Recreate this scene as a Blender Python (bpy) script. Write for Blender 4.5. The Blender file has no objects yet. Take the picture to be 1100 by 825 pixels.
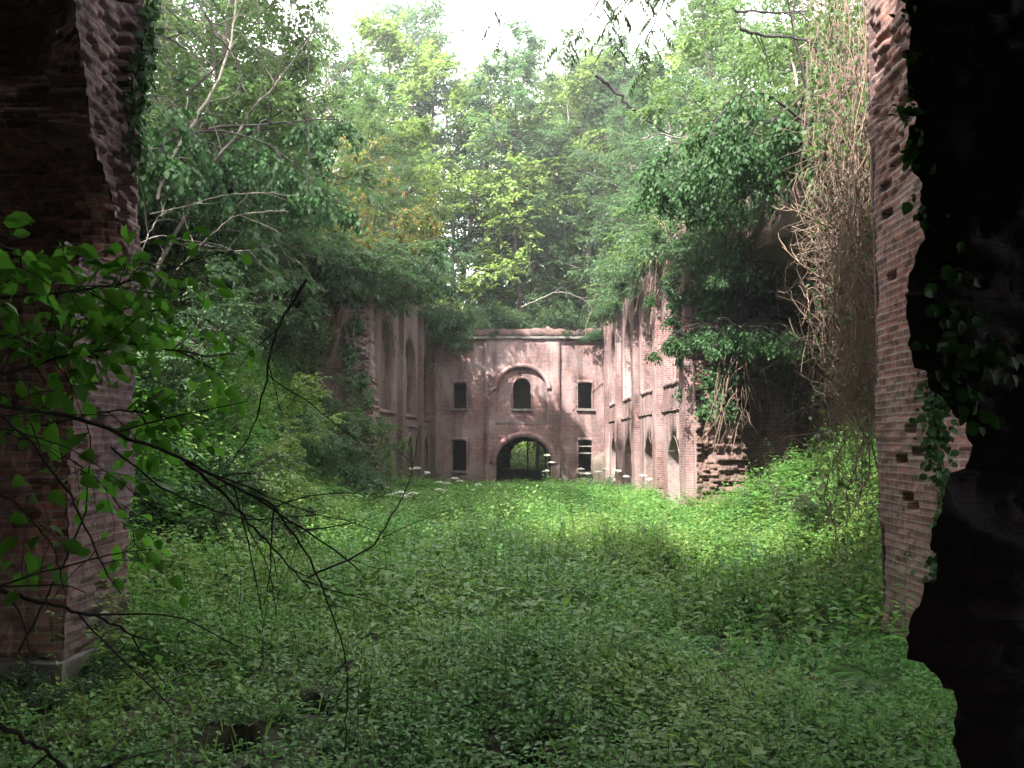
import bpy, math
import numpy as np
from mathutils import Vector, Matrix
from mathutils.geometry import delaunay_2d_cdt

C = bpy.context.scene.collection
PI = math.pi
rad = math.radians

# ------------------------------------------------------------------ helpers
EYE = np.array([0.0, 0.0, 2.2])
PITCH, YAW, FPX = rad(3.66), rad(0.376), 915.0
ROT = np.array(Matrix.Rotation(YAW, 3, 'Z') @ Matrix.Rotation(PI/2 + PITCH, 3, 'X'))

def at(x, y, Y):
    """point at distance Y along the court that the photograph shows near (x, y)"""
    d = ROT @ np.array([(x-550)/FPX, -(y-412.5)/FPX, -1.0])
    return EYE + d*(Y/d[1])

def tag(o, label=None, cat=None, group=None, kind=None):
    if label: o['label'] = label
    if cat: o['category'] = cat
    if group: o['group'] = group
    if kind: o['kind'] = kind
    return o

def thing(name, label, cat, loc=(0, 0, 0), group=None, rotz=0.0):
    o = bpy.data.objects.new(name, None)
    o.empty_display_size = 0.3
    C.objects.link(o)
    o.location = tuple(float(c) for c in loc)
    o.rotation_euler = (0, 0, rotz)
    return tag(o, label, cat, group)

def mesh_data(name, V, faces, uv=None, tint=None, smooth=False):
    """faces: list of integer arrays (n,k)"""
    me = bpy.data.meshes.new(name)
    V = np.asarray(V, dtype=np.float32)
    faces = [np.asarray(f, dtype=np.int32) for f in faces if len(f)]
    me.vertices.add(len(V))
    me.vertices.foreach_set('co', V.ravel())
    nl = sum(f.size for f in faces); npoly = sum(len(f) for f in faces)
    me.loops.add(nl); me.polygons.add(npoly)
    me.loops.foreach_set('vertex_index', np.concatenate([f.ravel() for f in faces]))
    tot = np.concatenate([np.full(len(f), f.shape[1], np.int32) for f in faces])
    start = np.concatenate([[0], np.cumsum(tot)[:-1]]).astype(np.int32)
    me.polygons.foreach_set('loop_start', start)
    if uv is not None:
        li = np.concatenate([f.ravel() for f in faces])
        lay = me.uv_layers.new(name='UVMap')
        u = np.asarray(uv, np.float32)
        u = u[li] if len(u) == len(V) else u
        lay.data.foreach_set('uv', u.ravel())
    if tint is not None:
        a = me.attributes.new('tint', 'FLOAT', 'FACE')
        a.data.foreach_set('value', np.asarray(tint, np.float32))
    if smooth:
        me.polygons.foreach_set('use_smooth', np.ones(npoly, bool))
    me.update(calc_edges=True)
    return me

def link(name, me, mat, parent=None, loc=None):
    o = bpy.data.objects.new(name, me)
    C.objects.link(o)
    if mat is not None and not me.materials: me.materials.append(mat)
    if parent: o.parent = parent
    if loc is not None: o.location = tuple(float(c) for c in loc)
    return o

def box_uv(V, faces):
    """per-loop UVs in metres, projected along each face's main normal axis"""
    out = []
    for f in faces:
        f = np.asarray(f)
        if not len(f): continue
        P = V[f]
        n = np.cross(P[:, 1]-P[:, 0], P[:, 2]-P[:, 0])
        ax = np.argmax(np.abs(n), axis=1)
        uv = np.empty(P.shape[:2]+(2,))
        for a, (i, j) in enumerate(((1, 2), (0, 2), (0, 1))):
            m = ax == a
            uv[m, :, 0] = P[m][:, :, i]; uv[m, :, 1] = P[m][:, :, j]
        out.append(uv.reshape(-1, 2))
    return np.concatenate(out)

def part(name, V, faces, mat, root=None, smooth=False, uvs=True, tint=None):
    V = np.asarray(V, float)
    uv = box_uv(V, faces) if uvs else None
    if root is not None:
        base = root
        off = np.zeros(3)
        while base is not None:
            off += np.array(base.location); base = base.parent
        V = V - off
    return link(name, mesh_data(name, V, faces, uv, tint, smooth), mat, root)

# value noise -------------------------------------------------------
def _hash(i, j, k, s):
    with np.errstate(over='ignore'):
        h = (i.astype(np.int64)*374761393 + j.astype(np.int64)*668265263 + k.astype(np.int64)*2147483647 + s*974711) & 0xffffffff
        h = ((h ^ (h >> 13))*1274126177) & 0xffffffff
        h = (h ^ (h >> 16)) & 0xffff
    return h/65535.0

def noise3(x, y, z=0.0, s=0):
    x, y, z = np.broadcast_arrays(np.asarray(x, float), np.asarray(y, float), np.asarray(z, float))
    i, j, k = np.floor(x), np.floor(y), np.floor(z)
    f, g, h = x-i, y-j, z-k
    f, g, h = f*f*(3-2*f), g*g*(3-2*g), h*h*(3-2*h)
    r = 0
    for a in (0, 1):
        for b in (0, 1):
            for c in (0, 1):
                w = (f if a else 1-f)*(g if b else 1-g)*(h if c else 1-h)
                r = r + w*_hash(i+a, j+b, k+c, s)
    return r*2-1

def fbm(x, y, z=0.0, s=0, o=4):
    r, a, t = 0, 1.0, 0
    for q in range(o):
        r = r + a*noise3(np.asarray(x)*2**q, np.asarray(y)*2**q, np.asarray(z)*2**q, s+q*17); t += a; a *= .5
    return r/t

def brickrand(u, v, s=0, bw=.235, bh=.078):
    """one random number per brick of a running bond"""
    row = np.floor(np.asarray(v)/bh)
    col = np.floor(np.asarray(u)/bw + (row % 2)*.5)
    return _hash(row, col, np.zeros_like(row), 991+s)

def bcell(u, v, bw=.235, bh=.078):
    """centre of the brick each point lies in (running bond)"""
    u, v = np.asarray(u, float), np.asarray(v, float)
    row = np.floor(v/bh); sh = (row % 2)*.5
    return (np.floor(u/bw+sh)+.5-sh)*bw, (row+.5)*bh

def sstep(a, b, x):
    t = np.clip((np.asarray(x, float)-a)/(b-a), 0, 1)
    return t*t*(3-2*t)

# flat shapes with holes --------------------------------------------
def inside(poly, P):
    poly = np.asarray(poly); x, y = P[:, 0], P[:, 1]
    r = np.zeros(len(P), bool)
    n = len(poly); j = n-1
    for i in range(n):
        xi, yi = poly[i]; xj, yj = poly[j]
        c = ((yi > y) != (yj > y))
        with np.errstate(divide='ignore', invalid='ignore'):
            t = (xj-xi)*(y-yi)/(yj-yi)+xi
        r ^= c & (x < t)
        j = i
    return r

def densify(poly, step=.2, jit=0.0, rng=None):
    out = []
    n = len(poly)
    for i in range(n):
        a = np.asarray(poly[i], float); b = np.asarray(poly[(i+1) % n], float)
        m = max(1, int(np.linalg.norm(b-a)/step))
        for q in range(m):
            p = a+(b-a)*q/m
            if jit and q: p = p+rng.normal(0, jit, 2)
            out.append(p)
    return np.array(out)

def slab(outline, holes, frame, depth, jit=.012, step=.22, seed=0, bump=.02, grid=.45):
    """a wall: 2D outline with holes, thickened. frame=(origin, u axis, v axis, depth axis)"""
    rng = np.random.default_rng(seed)
    rings = [densify(outline, step, jit, rng)]+[densify(h, step, jit, rng) for h in holes]
    pts = np.concatenate(rings)
    edges = []; s = 0
    for r in rings:
        n = len(r); edges += [(s+i, s+(i+1) % n) for i in range(n)]; s += n
    nb = len(pts)
    lo, hi = rings[0].min(0), rings[0].max(0)
    gx, gy = np.meshgrid(np.arange(lo[0]+grid/2, hi[0], grid), np.arange(lo[1]+grid/2, hi[1], grid))
    g = np.stack([gx.ravel(), gy.ravel()], 1)+rng.normal(0, grid*.15, (gx.size, 2))
    ok = inside(rings[0], g)
    for h in rings[1:]: ok &= ~inside(h, g)
    if len(g): ok &= np.array([np.min(np.sum((pts-q)**2, 1)) > (step*.35)**2 for q in g])
    g = g[ok]
    allp = np.concatenate([pts, g])
    vs, es, fs, ov, oe, of = delaunay_2d_cdt([Vector((float(p[0]), float(p[1]))) for p in allp], edges, [], 0, 1e-5)
    P = np.array([[v.x, v.y] for v in vs])
    T = np.array([f for f in fs if len(f) == 3])
    cen = P[T].mean(1)
    ok = inside(rings[0], cen)
    for h in rings[1:]: ok &= ~inside(h, cen)
    T = T[ok]
    a, b, c = P[T[:, 0]], P[T[:, 1]], P[T[:, 2]]
    ar = (b[:, 0]-a[:, 0])*(c[:, 1]-a[:, 1])-(b[:, 1]-a[:, 1])*(c[:, 0]-a[:, 0])
    T[ar < 0] = T[ar < 0][:, ::-1]
    # boundary edges of the kept triangles
    E = np.concatenate([T[:, [0, 1]], T[:, [1, 2]], T[:, [2, 0]]])
    key = {}
    for e in map(tuple, E): key[e] = 1
    B = np.array([e for e in key if (e[1], e[0]) not in key])
    o, U, W, D = [np.asarray(q, float) for q in frame]
    n = len(P)
    bz = bump*fbm(P[:, 0]*.9, P[:, 1]*.9, 0, seed, 3)
    F0 = o+P[:, :1]*U+P[:, 1:]*W+bz[:, None]*D
    F1 = o+P[:, :1]*U+P[:, 1:]*W+depth*D
    V = np.concatenate([F0, F1])
    faces = [np.concatenate([T, T[:, ::-1]+n]), np.stack([B[:, 0], B[:, 0]+n, B[:, 1]+n, B[:, 1]], 1)]
    if np.dot(np.cross(U, W), D) > 0: faces = [f[:, ::-1] for f in faces]
    return V, faces

def arch_pts(u0, u1, v0, spring, top, n=16, pointed=0.0):
    """closed opening: jambs u0,u1 from v0, curved head to top"""
    c, r = (u0+u1)/2, (u1-u0)/2
    pts = [(u0, v0), (u1, v0)]
    for i in range(n+1):
        t = i/n*PI
        x = math.cos(t); y = math.sin(t)
        if pointed: y = y*(1-pointed)+pointed*(1-abs(x))
        pts.append((c+r*x, spring+(top-spring)*y))
    return pts

def rect(u0, u1, v0, v1): return [(u0, v0), (u1, v0), (u1, v1), (u0, v1)]

def box_arrays(lo, hi, res=.25, jit=0.0, seed=0):
    """a subdivided, slightly worn box"""
    rng = np.random.default_rng(seed)
    lo, hi = np.asarray(lo, float), np.asarray(hi, float)
    V, F = [], []; cnt = 0
    for ax in range(3):
        a, b = [q for q in range(3) if q != ax]
        na = max(1, int((hi[a]-lo[a])/res)); nb = max(1, int((hi[b]-lo[b])/res))
        ga, gb = np.meshgrid(np.linspace(lo[a], hi[a], na+1), np.linspace(lo[b], hi[b], nb+1), indexing='ij')
        idx = np.arange(ga.size).reshape(ga.shape)
        q = np.stack([idx[:-1, :-1], idx[1:, :-1], idx[1:, 1:], idx[:-1, 1:]], -1).reshape(-1, 4)
        for side in (0, 1):
            P = np.empty((ga.size, 3)); P[:, a] = ga.ravel(); P[:, b] = gb.ravel(); P[:, ax] = hi[ax] if side else lo[ax]
            f = q if (side == 1) != (ax == 1) else q[:, ::-1]
            V.append(P); F.append(f+cnt); cnt += len(P)
    V = np.concatenate(V); F = np.concatenate(F)
    if jit:
        for ax in range(3):
            V[:, ax] += jit*fbm(V[:, 0]*3+ax*7, V[:, 1]*3, V[:, 2]*3, seed+ax, 3)
    return V, [F]

def merge(parts):
    V, F = [], {}; n = 0
    for v, fs in parts:
        V.append(v)
        for f in fs:
            f = np.asarray(f)
            if len(f): F.setdefault(f.shape[1], []).append(f+n)
        n += len(v)
    return np.concatenate(V), [np.concatenate(x) for x in F.values()]

def grid_faces(nu, nv):
    idx = np.arange(nu*nv).reshape(nu, nv)
    return np.stack([idx[:-1, :-1], idx[1:, :-1], idx[1:, 1:], idx[:-1, 1:]], -1).reshape(-1, 4)

def tubes(P, R, k=5):
    """P (m,n,3) polylines, R (m,n) radii"""
    P = np.asarray(P, float); R = np.asarray(R, float)
    m, n, _ = P.shape
    T = np.gradient(P, axis=1)
    T /= np.linalg.norm(T, axis=2, keepdims=True)+1e-9
    ref = np.where(np.abs(T[..., 2:3]) > .85, np.array([1., 0, 0]), np.array([0, 0, 1.]))
    A = np.cross(T, ref); A /= np.linalg.norm(A, axis=2, keepdims=True)+1e-9
    B = np.cross(T, A)
    ang = np.arange(k)*2*PI/k
    ring = P[:, :, None, :]+R[:, :, None, None]*(np.cos(ang)[None, None, :, None]*A[:, :, None, :]+np.sin(ang)[None, None, :, None]*B[:, :, None, :])
    V = ring.reshape(-1, 3)
    idx = np.arange(m*n*k).reshape(m, n, k)
    a = idx[:, :-1, :]; b = np.roll(a, -1, 2); c = idx[:, 1:, :]; d = np.roll(c, -1, 2)
    F = np.stack([a, b, d, c], -1).reshape(-1, 4)
    return V, [F]

# ------------------------------------------------------------------ materials
def newmat(name):
    m = bpy.data.materials.new(name); m.use_nodes = True
    nt = m.node_tree
    for n in list(nt.nodes): nt.nodes.remove(n)
    out = nt.nodes.new('ShaderNodeOutputMaterial')
    def N(t, **kw):
        n = nt.nodes.new(t)
        for k, v in kw.items():
            if k.startswith('i_'): 
                key = k[2:]
                n.inputs[int(key) if key.isdigit() else key.replace('_', ' ')].default_value = v
            else: setattr(n, k, v)
        return n
    L = lambda a, b: nt.links.new(a, b)
    return m, nt, N, L, out

def ramp(N, L, src, stops):
    r = N('ShaderNodeValToRGB')
    e = r.color_ramp.elements
    while len(e) < len(stops): e.new(.5)
    for q, (p, c) in zip(e, stops):
        q.position = p; q.color = (c, c, c, 1) if not isinstance(c, tuple) else c+(1,)
    L(src, r.inputs[0]); return r.outputs[0]

def mixc(N, L, fac, a, b, mode='MIX'):
    m = N('ShaderNodeMix', data_type='RGBA', blend_type=mode)
    if hasattr(fac, 'links') or hasattr(fac, 'is_linked'): L(fac, m.inputs[0])
    else: m.inputs[0].default_value = fac
    for v, i in ((a, 6), (b, 7)):
        if isinstance(v, tuple): m.inputs[i].default_value = v+(1,)
        else: L(v, m.inputs[i])
    return m.outputs[2]

def brick_mat(name, c1, c2, mortar, pale=(.46, .38, .35), pale_amt=.5, soot_shade=(.05, .04, .042), soot_shade_amt=.6,
              moss=(.05, .07, .025), moss_z=(0.2, 1.6), moss_amt=.5, bump=.6, row=.078, streak=0.0):
    m, nt, N, L, out = newmat(name)
    tc = N('ShaderNodeTexCoord'); geo = N('ShaderNodeNewGeometry')
    wob = N('ShaderNodeTexNoise', i_Scale=1.3, i_Detail=2.0)
    L(geo.outputs['Position'], wob.inputs['Vector'])
    sub = N('ShaderNodeVectorMath', operation='MULTIPLY_ADD')
    L(wob.outputs['Color'], sub.inputs[0]); sub.inputs[1].default_value = (.03, .05, 0); L(tc.outputs['UV'], sub.inputs[2])
    br = N('ShaderNodeTexBrick', offset=.5, squash=1.0)
    L(sub.outputs[0], br.inputs['Vector'])
    br.inputs['Color1'].default_value = c1+(1,); br.inputs['Color2'].default_value = c2+(1,); br.inputs['Mortar'].default_value = mortar+(1,)
    for k, v in (('Scale', 1.0), ('Mortar Size', .0085), ('Mortar Smooth', .25), ('Bias', -.1), ('Brick Width', .235), ('Row Height', row)):
        br.inputs[k].default_value = v
    n1 = N('ShaderNodeTexNoise', i_Scale=.55, i_Detail=8.0, i_Roughness=.62); L(geo.outputs['Position'], n1.inputs['Vector'])
    n2 = N('ShaderNodeTexNoise', i_Scale=7.0, i_Detail=6.0, i_Roughness=.7); L(geo.outputs['Position'], n2.inputs['Vector'])
    mp = N('ShaderNodeMapping'); mp.inputs['Scale'].default_value = (1.0, 1.0, .17)
    L(geo.outputs['Position'], mp.inputs['Vector'])
    n3 = N('ShaderNodeTexNoise', i_Scale=1.0, i_Detail=7.0, i_Roughness=.7, i_Distortion=.6); L(mp.outputs[0], n3.inputs['Vector'])
    col = br.outputs['Color']
    col = mixc(N, L, .75, col, ramp(N, L, n2.outputs[0], [(.32, .25), (.66, 1.1)]), 'MULTIPLY')
    f = N('ShaderNodeMath', operation='MULTIPLY'); L(ramp(N, L, n1.outputs[0], [(.42, 0.0), (.66, 1.0)]), f.inputs[0]); f.inputs[1].default_value = pale_amt
    col = mixc(N, L, f.outputs[0], col, pale)
    f = N('ShaderNodeMath', operation='MULTIPLY'); L(ramp(N, L, n3.outputs[0], [(.46, 0.0), (.68, 1.0)]), f.inputs[0]); f.inputs[1].default_value = soot_shade_amt
    col = mixc(N, L, f.outputs[0], col, soot_shade)  # dark streaks: stain on most walls, painted shade on the left pier
    if streak:
        mp2 = N('ShaderNodeMapping'); mp2.inputs['Scale'].default_value = (1.7, 1.7, .12); mp2.inputs['Location'].default_value = (7, 3, 1)
        L(geo.outputs['Position'], mp2.inputs['Vector'])
        n4 = N('ShaderNodeTexNoise', i_Scale=1.0, i_Detail=7.0, i_Roughness=.7, i_Distortion=.5); L(mp2.outputs[0], n4.inputs['Vector'])
        f = N('ShaderNodeMath', operation='MULTIPLY'); L(ramp(N, L, n4.outputs[0], [(.52, 0.0), (.64, 1.0)]), f.inputs[0]); f.inputs[1].default_value = streak
        col = mixc(N, L, f.outputs[0], col, (.48, .40, .37))
    sx = N('ShaderNodeSeparateXYZ'); L(geo.outputs['Position'], sx.inputs[0])
    mz = N('ShaderNodeMapRange', clamp=True); L(sx.outputs['Z'], mz.inputs[0])
    for i, v in ((1, moss_z[0]), (2, moss_z[1]), (3, 1.0), (4, 0.0)): mz.inputs[i].default_value = v
    mm = N('ShaderNodeMath', operation='MULTIPLY'); L(mz.outputs[0], mm.inputs[0]); L(ramp(N, L, n2.outputs[0], [(.4, 0.0), (.6, 1.0)]), mm.inputs[1])
    m2 = N('ShaderNodeMath', operation='MULTIPLY'); L(mm.outputs[0], m2.inputs[0]); m2.inputs[1].default_value = moss_amt
    col = mixc(N, L, m2.outputs[0], col, moss)
    b = N('ShaderNodeBsdfPrincipled', i_Roughness=.92)
    b.inputs['Specular IOR Level'].default_value = .2
    L(col, b.inputs['Base Color'])
    h = N('ShaderNodeMath', operation='MULTIPLY_ADD'); L(br.outputs['Fac'], h.inputs[0]); h.inputs[1].default_value = -.8; L(n2.outputs[0], h.inputs[2])
    bp = N('ShaderNodeBump', i_Strength=bump, i_Distance=.02); L(h.outputs[0], bp.inputs['Height']); L(bp.outputs[0], b.inputs['Normal'])
    L(b.outputs[0], out.inputs[0])
    return m

def plain_mat(name, a, b_, scale=4.0, rough=.9, bump=.4, dist=.03):
    m, nt, N, L, out = newmat(name)
    geo = N('ShaderNodeNewGeometry')
    n = N('ShaderNodeTexNoise', i_Scale=scale, i_Detail=8.0, i_Roughness=.65); L(geo.outputs['Position'], n.inputs['Vector'])
    f = ramp(N, L, n.outputs[0], [(.35, 0.0), (.65, 1.0)])
    b = N('ShaderNodeBsdfPrincipled', i_Roughness=rough); b.inputs['Specular IOR Level'].default_value = .25
    L(mixc(N, L, f, a, b_), b.inputs['Base Color'])
    bp = N('ShaderNodeBump', i_Strength=bump, i_Distance=dist); L(n.outputs[0], bp.inputs['Height']); L(bp.outputs[0], b.inputs['Normal'])
    L(b.outputs[0], out.inputs[0]); return m

def leaf_mat(name, a, b_, c=None, camt=.0, trans=.45, rough=.45, gloss=.25, use_tint=False):
    """leaves: each leaf its own shade between a and b, a few of colour c; light also comes through"""
    m, nt, N, L, out = newmat(name)
    geo = N('ShaderNodeNewGeometry'); oi = N('ShaderNodeObjectInfo')
    rnd = geo.outputs['Random Per Island']
    col = mixc(N, L, rnd, a, b_)
    if use_tint:
        at_ = N('ShaderNodeAttribute', attribute_name='tint')
        col = mixc(N, L, at_.outputs['Fac'], col, c)
    elif c is not None:
        g = N('ShaderNodeMath', operation='MULTIPLY'); L(rnd, g.inputs[0]); g.inputs[1].default_value = 37.7
        fr = N('ShaderNodeMath', operation='FRACT'); L(g.outputs[0], fr.inputs[0])
        lt = N('ShaderNodeMath', operation='LESS_THAN'); L(fr.outputs[0], lt.inputs[0]); lt.inputs[1].default_value = camt
        col = mixc(N, L, lt.outputs[0], col, c)
    hs = N('ShaderNodeHueSaturation')
    mr = N('ShaderNodeMapRange'); L(oi.outputs['Random'], mr.inputs[0]); mr.inputs[3].default_value = .75; mr.inputs[4].default_value = 1.25
    L(mr.outputs[0], hs.inputs['Value']); L(col, hs.inputs['Color'])
    b = N('ShaderNodeBsdfPrincipled', i_Roughness=rough); b.inputs['Specular IOR Level'].default_value = gloss
    L(hs.outputs[0], b.inputs['Base Color'])
    t = N('ShaderNodeBsdfTranslucent')
    tcol = mixc(N, L, 1.0, hs.outputs[0], (1.25, 1.42, .88), 'MULTIPLY')
    L(tcol, t.inputs['Color'])
    mx = N('ShaderNodeMixShader'); mx.inputs[0].default_value = trans
    L(b.outputs[0], mx.inputs[1]); L(t.outputs[0], mx.inputs[2])
    L(mx.outputs[0], out.inputs[0])
    return m

M = {}
M['facade'] = brick_mat('weathered_facade_brick', (.22, .088, .076), (.075, .042, .044), (.27, .235, .23), pale=(.33, .275, .27), pale_amt=.42, soot_shade=(.04, .03, .03), soot_shade_amt=.85, moss_amt=.35, bump=.4)
M['gallery'] = brick_mat('streaked_gallery_brick', (.21, .085, .074), (.075, .042, .043), (.26, .22, .215), pale=(.31, .25, .245), pale_amt=.4, soot_shade=(.045, .035, .036), soot_shade_amt=.85, moss_amt=.45, bump=.5, streak=.38)
M['shadegallery'] = brick_mat('shaded_gallery_brick', (.125, .064, .056), (.075, .043, .041), (.16, .14, .125), pale=(.19, .155, .14), pale_amt=.35, soot_shade=(.04, .033, .034), soot_shade_amt=.85, moss_amt=.6, moss_z=(.2, 3.0), bump=.5, streak=.15)  # darker copy of the gallery brick, shade put into its colour
M['pier'] = brick_mat('red_pier_brick', (.28, .115, .088), (.105, .055, .053), (.24, .20, .18), pale=(.29, .235, .215), pale_amt=.45, soot_shade=(.05, .04, .045), soot_shade_amt=.5, moss_z=(.0, 1.5), moss_amt=.45, bump=.8)
M['darkbrick'] = brick_mat('dark_brick', (.14, .07, .06), (.09, .05, .047), (.15, .12, .11), pale=(.20, .16, .15), pale_amt=.3, soot_shade=(.025, .02, .022), soot_shade_amt=.85, moss_amt=.4, bump=.8)  # dark brick tone with darker random streaks
M['shadeblack'] = brick_mat('shade_black_brick', (.03, .019, .019), (.018, .014, .015), (.03, .026, .026), pale=(.05, .04, .042), pale_amt=.3, soot_shade=(.025, .02, .023), soot_shade_amt=.7, moss_amt=.2, bump=.8)  # near wall brick, its shade and underexposure put into the colour
M['shadepier'] = brick_mat('shaded_pier_brick', (.125, .062, .06), (.08, .047, .048), (.12, .10, .10), pale=(.17, .14, .14), pale_amt=.35, soot_shade=(.03, .025, .028), soot_shade_amt=.8, moss_amt=.4, bump=.9)  # dark grey-purple pier brick, with canopy shade put into its tone
M['whitewash'] = brick_mat('flaking_whitewash', (.27, .20, .185), (.20, .13, .12), (.31, .27, .255), pale=(.36, .31, .295), pale_amt=.5, soot_shade=(.16, .11, .10), soot_shade_amt=.5, moss_amt=.3, bump=.5)
M['rubble'] = plain_mat('crumbled_brick_rubble', (.14, .085, .07), (.06, .042, .038), 7.0, bump=.9, dist=.04)
M['stone'] = plain_mat('grey_stone', (.15, .13, .125), (.065, .065, .055), 4.0)
M['earth'] = plain_mat('leafy_earth', (.032, .030, .018), (.022, .028, .012), 1.5, bump=.8, dist=.08)
M['bark'] = plain_mat('grey_bark', (.10, .085, .07), (.045, .038, .033), 9.0)
M['palebark'] = plain_mat('pale_bark', (.24, .21, .18), (.12, .10, .085), 9.0)
M['darktwig'] = plain_mat('dark_twig', (.035, .028, .026), (.02, .017, .016), 9.0)
M['deadvine'] = plain_mat('dry_vine_stem', (.22, .155, .115), (.11, .08, .062), 6.0)
M['wood'] = plain_mat('grey_wood', (.28, .25, .23), (.15, .13, .12), 6.0)
M['iron'] = plain_mat('rusty_iron', (.09, .06, .05), (.04, .035, .035), 12.0)

# ------------------------------------------------------------------ terrain
HOLLOWS = [(-1.75, 7.25, .24), (-2.2, 6.45, .22), (-.05, 6.05, .22), (-5.2, 12.6, .6), (.9, 11.9, .4)]
def ground_h(x, y):
    x, y = np.asarray(x, float), np.asarray(y, float)
    h = -.15*sstep(15, 30, y)-.5*sstep(30, 47, y)*(1-sstep(61, 66, y))+.10*fbm(x*.35, y*.35, 0, 3, 4)+.05*fbm(x*1.6, y*1.6, 0, 9, 3)
    # talus heaped against the left walls
    w = sstep(9.6, 15, y)*(1-sstep(29.5, 40, y))
    ridge = 4.0*sstep(-3.6-.022*(y-9), -8.2, x)
    ridge2 = .35*sstep(-3.2, -5.2, x)*sstep(27, 31, y)*(1-sstep(40, 47, y))
    h = h+w*ridge*(1+.12*fbm(x*.5, y*.5, 0, 21, 3))+ridge2
    # smaller heap in front of the dark recess on the right
    w = sstep(10.0, 14.5, y)*(1-sstep(18.5, 23.5, y))
    h = h+w*1.3*sstep(3.9, 6.6, x)*(1+.2*fbm(x*.6, y*.6, 0, 33, 3))
    # small collapsed hollows in the near floor
    for hx, hy, hr in HOLLOWS:
        h = h-.5*np.exp(-(((x-hx)/hr)**2+((y-hy)/(hr*.8))**2)**2)
    # slopes up behind the far gate passage
    h = h+9*sstep(70, 100, y)
    return h

def build_ground():
    xs = np.concatenate([np.linspace(-600, -40, 12), np.linspace(-36, -12, 13), np.arange(-11.6, -4, .25), np.arange(-4, 4, .1), np.arange(4, 11.7, .25), np.linspace(12, 36, 13), np.linspace(40, 600, 12)])
    ys = np.concatenate([np.linspace(-300, -12, 10), np.arange(-10, 4, .25), np.arange(4, 9, .08), np.arange(9, 56, .25), np.linspace(57, 110, 40), np.linspace(120, 900, 16)])
    X, Y = np.meshgrid(xs, ys, indexing='ij')
    V = np.stack([X.ravel(), Y.ravel(), ground_h(X, Y).ravel()], 1)
    o = part('ground', V, [grid_faces(len(xs), len(ys))], M['earth'], smooth=True, uvs=False)
    tag(o, 'leaf-littered earth floor of the ruined courtyard', kind='structure')

def top_h(x, y):
    return 8.7+.35*fbm(np.asarray(x)*.25, np.asarray(y)*.25, 0, 5, 3)

def build_rampart():
    """earth that lies on the galleries round the court: top sheets with their earth flanks"""
    def sheet(name, x0, x1, y0, y1, zlow, label, step=.5, lip=0.0):
        xs = np.arange(x0, x1+.01, step); ys = np.arange(y0, y1+.01, step)
        X, Y = np.meshgrid(xs, ys, indexing='ij')
        Z = top_h(X, Y)
        V = np.stack([X.ravel(), Y.ravel(), Z.ravel()], 1); F = [grid_faces(len(xs), len(ys))]
        parts = [(V, F)]
        for e in (np.stack([X[0], Y[0], Z[0]], 1), np.stack([X[-1], Y[-1], Z[-1]], 1)[::-1], np.stack([X[:, 0], Y[:, 0], Z[:, 0]], 1)[::-1], np.stack([X[:, -1], Y[:, -1], Z[:, -1]], 1)):
            lo = e.copy(); lo[:, 2] = zlow
            v = np.concatenate([e, lo]); n = len(e); i = np.arange(n-1)
            parts.append((v, [np.stack([i, i+n, i+n+1, i+1], 1)]))
        V, F = merge(parts)
        o = part(name, V, F, M['earth'], uvs=False)
        tag(o, label, kind='structure')
    sheet('rampart_terrain', -60, 60, 51.9, 62, 2.75, 'earth rampart above the back facade')
    sheet('rampart_terrain', -60, -1.9, 53, 61.9, -.5, 'earth core left of the gate passage')
    sheet('rampart_terrain', 2.6, 60, 53, 61.9, -.5, 'earth core right of the gate passage')
    sheet('rampart_terrain', -60, -6.6, 29.9, 51.4, -.5, 'earth rampart above the left gallery')
    sheet('rampart_terrain', -60, -9.9, 8.9, 29.4, -.5, 'earth rampart above the left bank')
    sheet('rampart_terrain', -60, -6.9, -9, 8.4, -.5, 'earth rampart beside the dark hall')
    sheet('rampart_terrain', 6.9, 60, 27.6, 51.4, -.5, 'earth rampart above the right gallery')
    sheet('rampart_terrain', 10.3, 60, 9.5, 27.1, -.5, 'earth rampart above the dark recess')

build_ground()
build_rampart()
# ------------------------------------------------------------------ back facade
Xv, Yv, Zv = np.eye(3)

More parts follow.
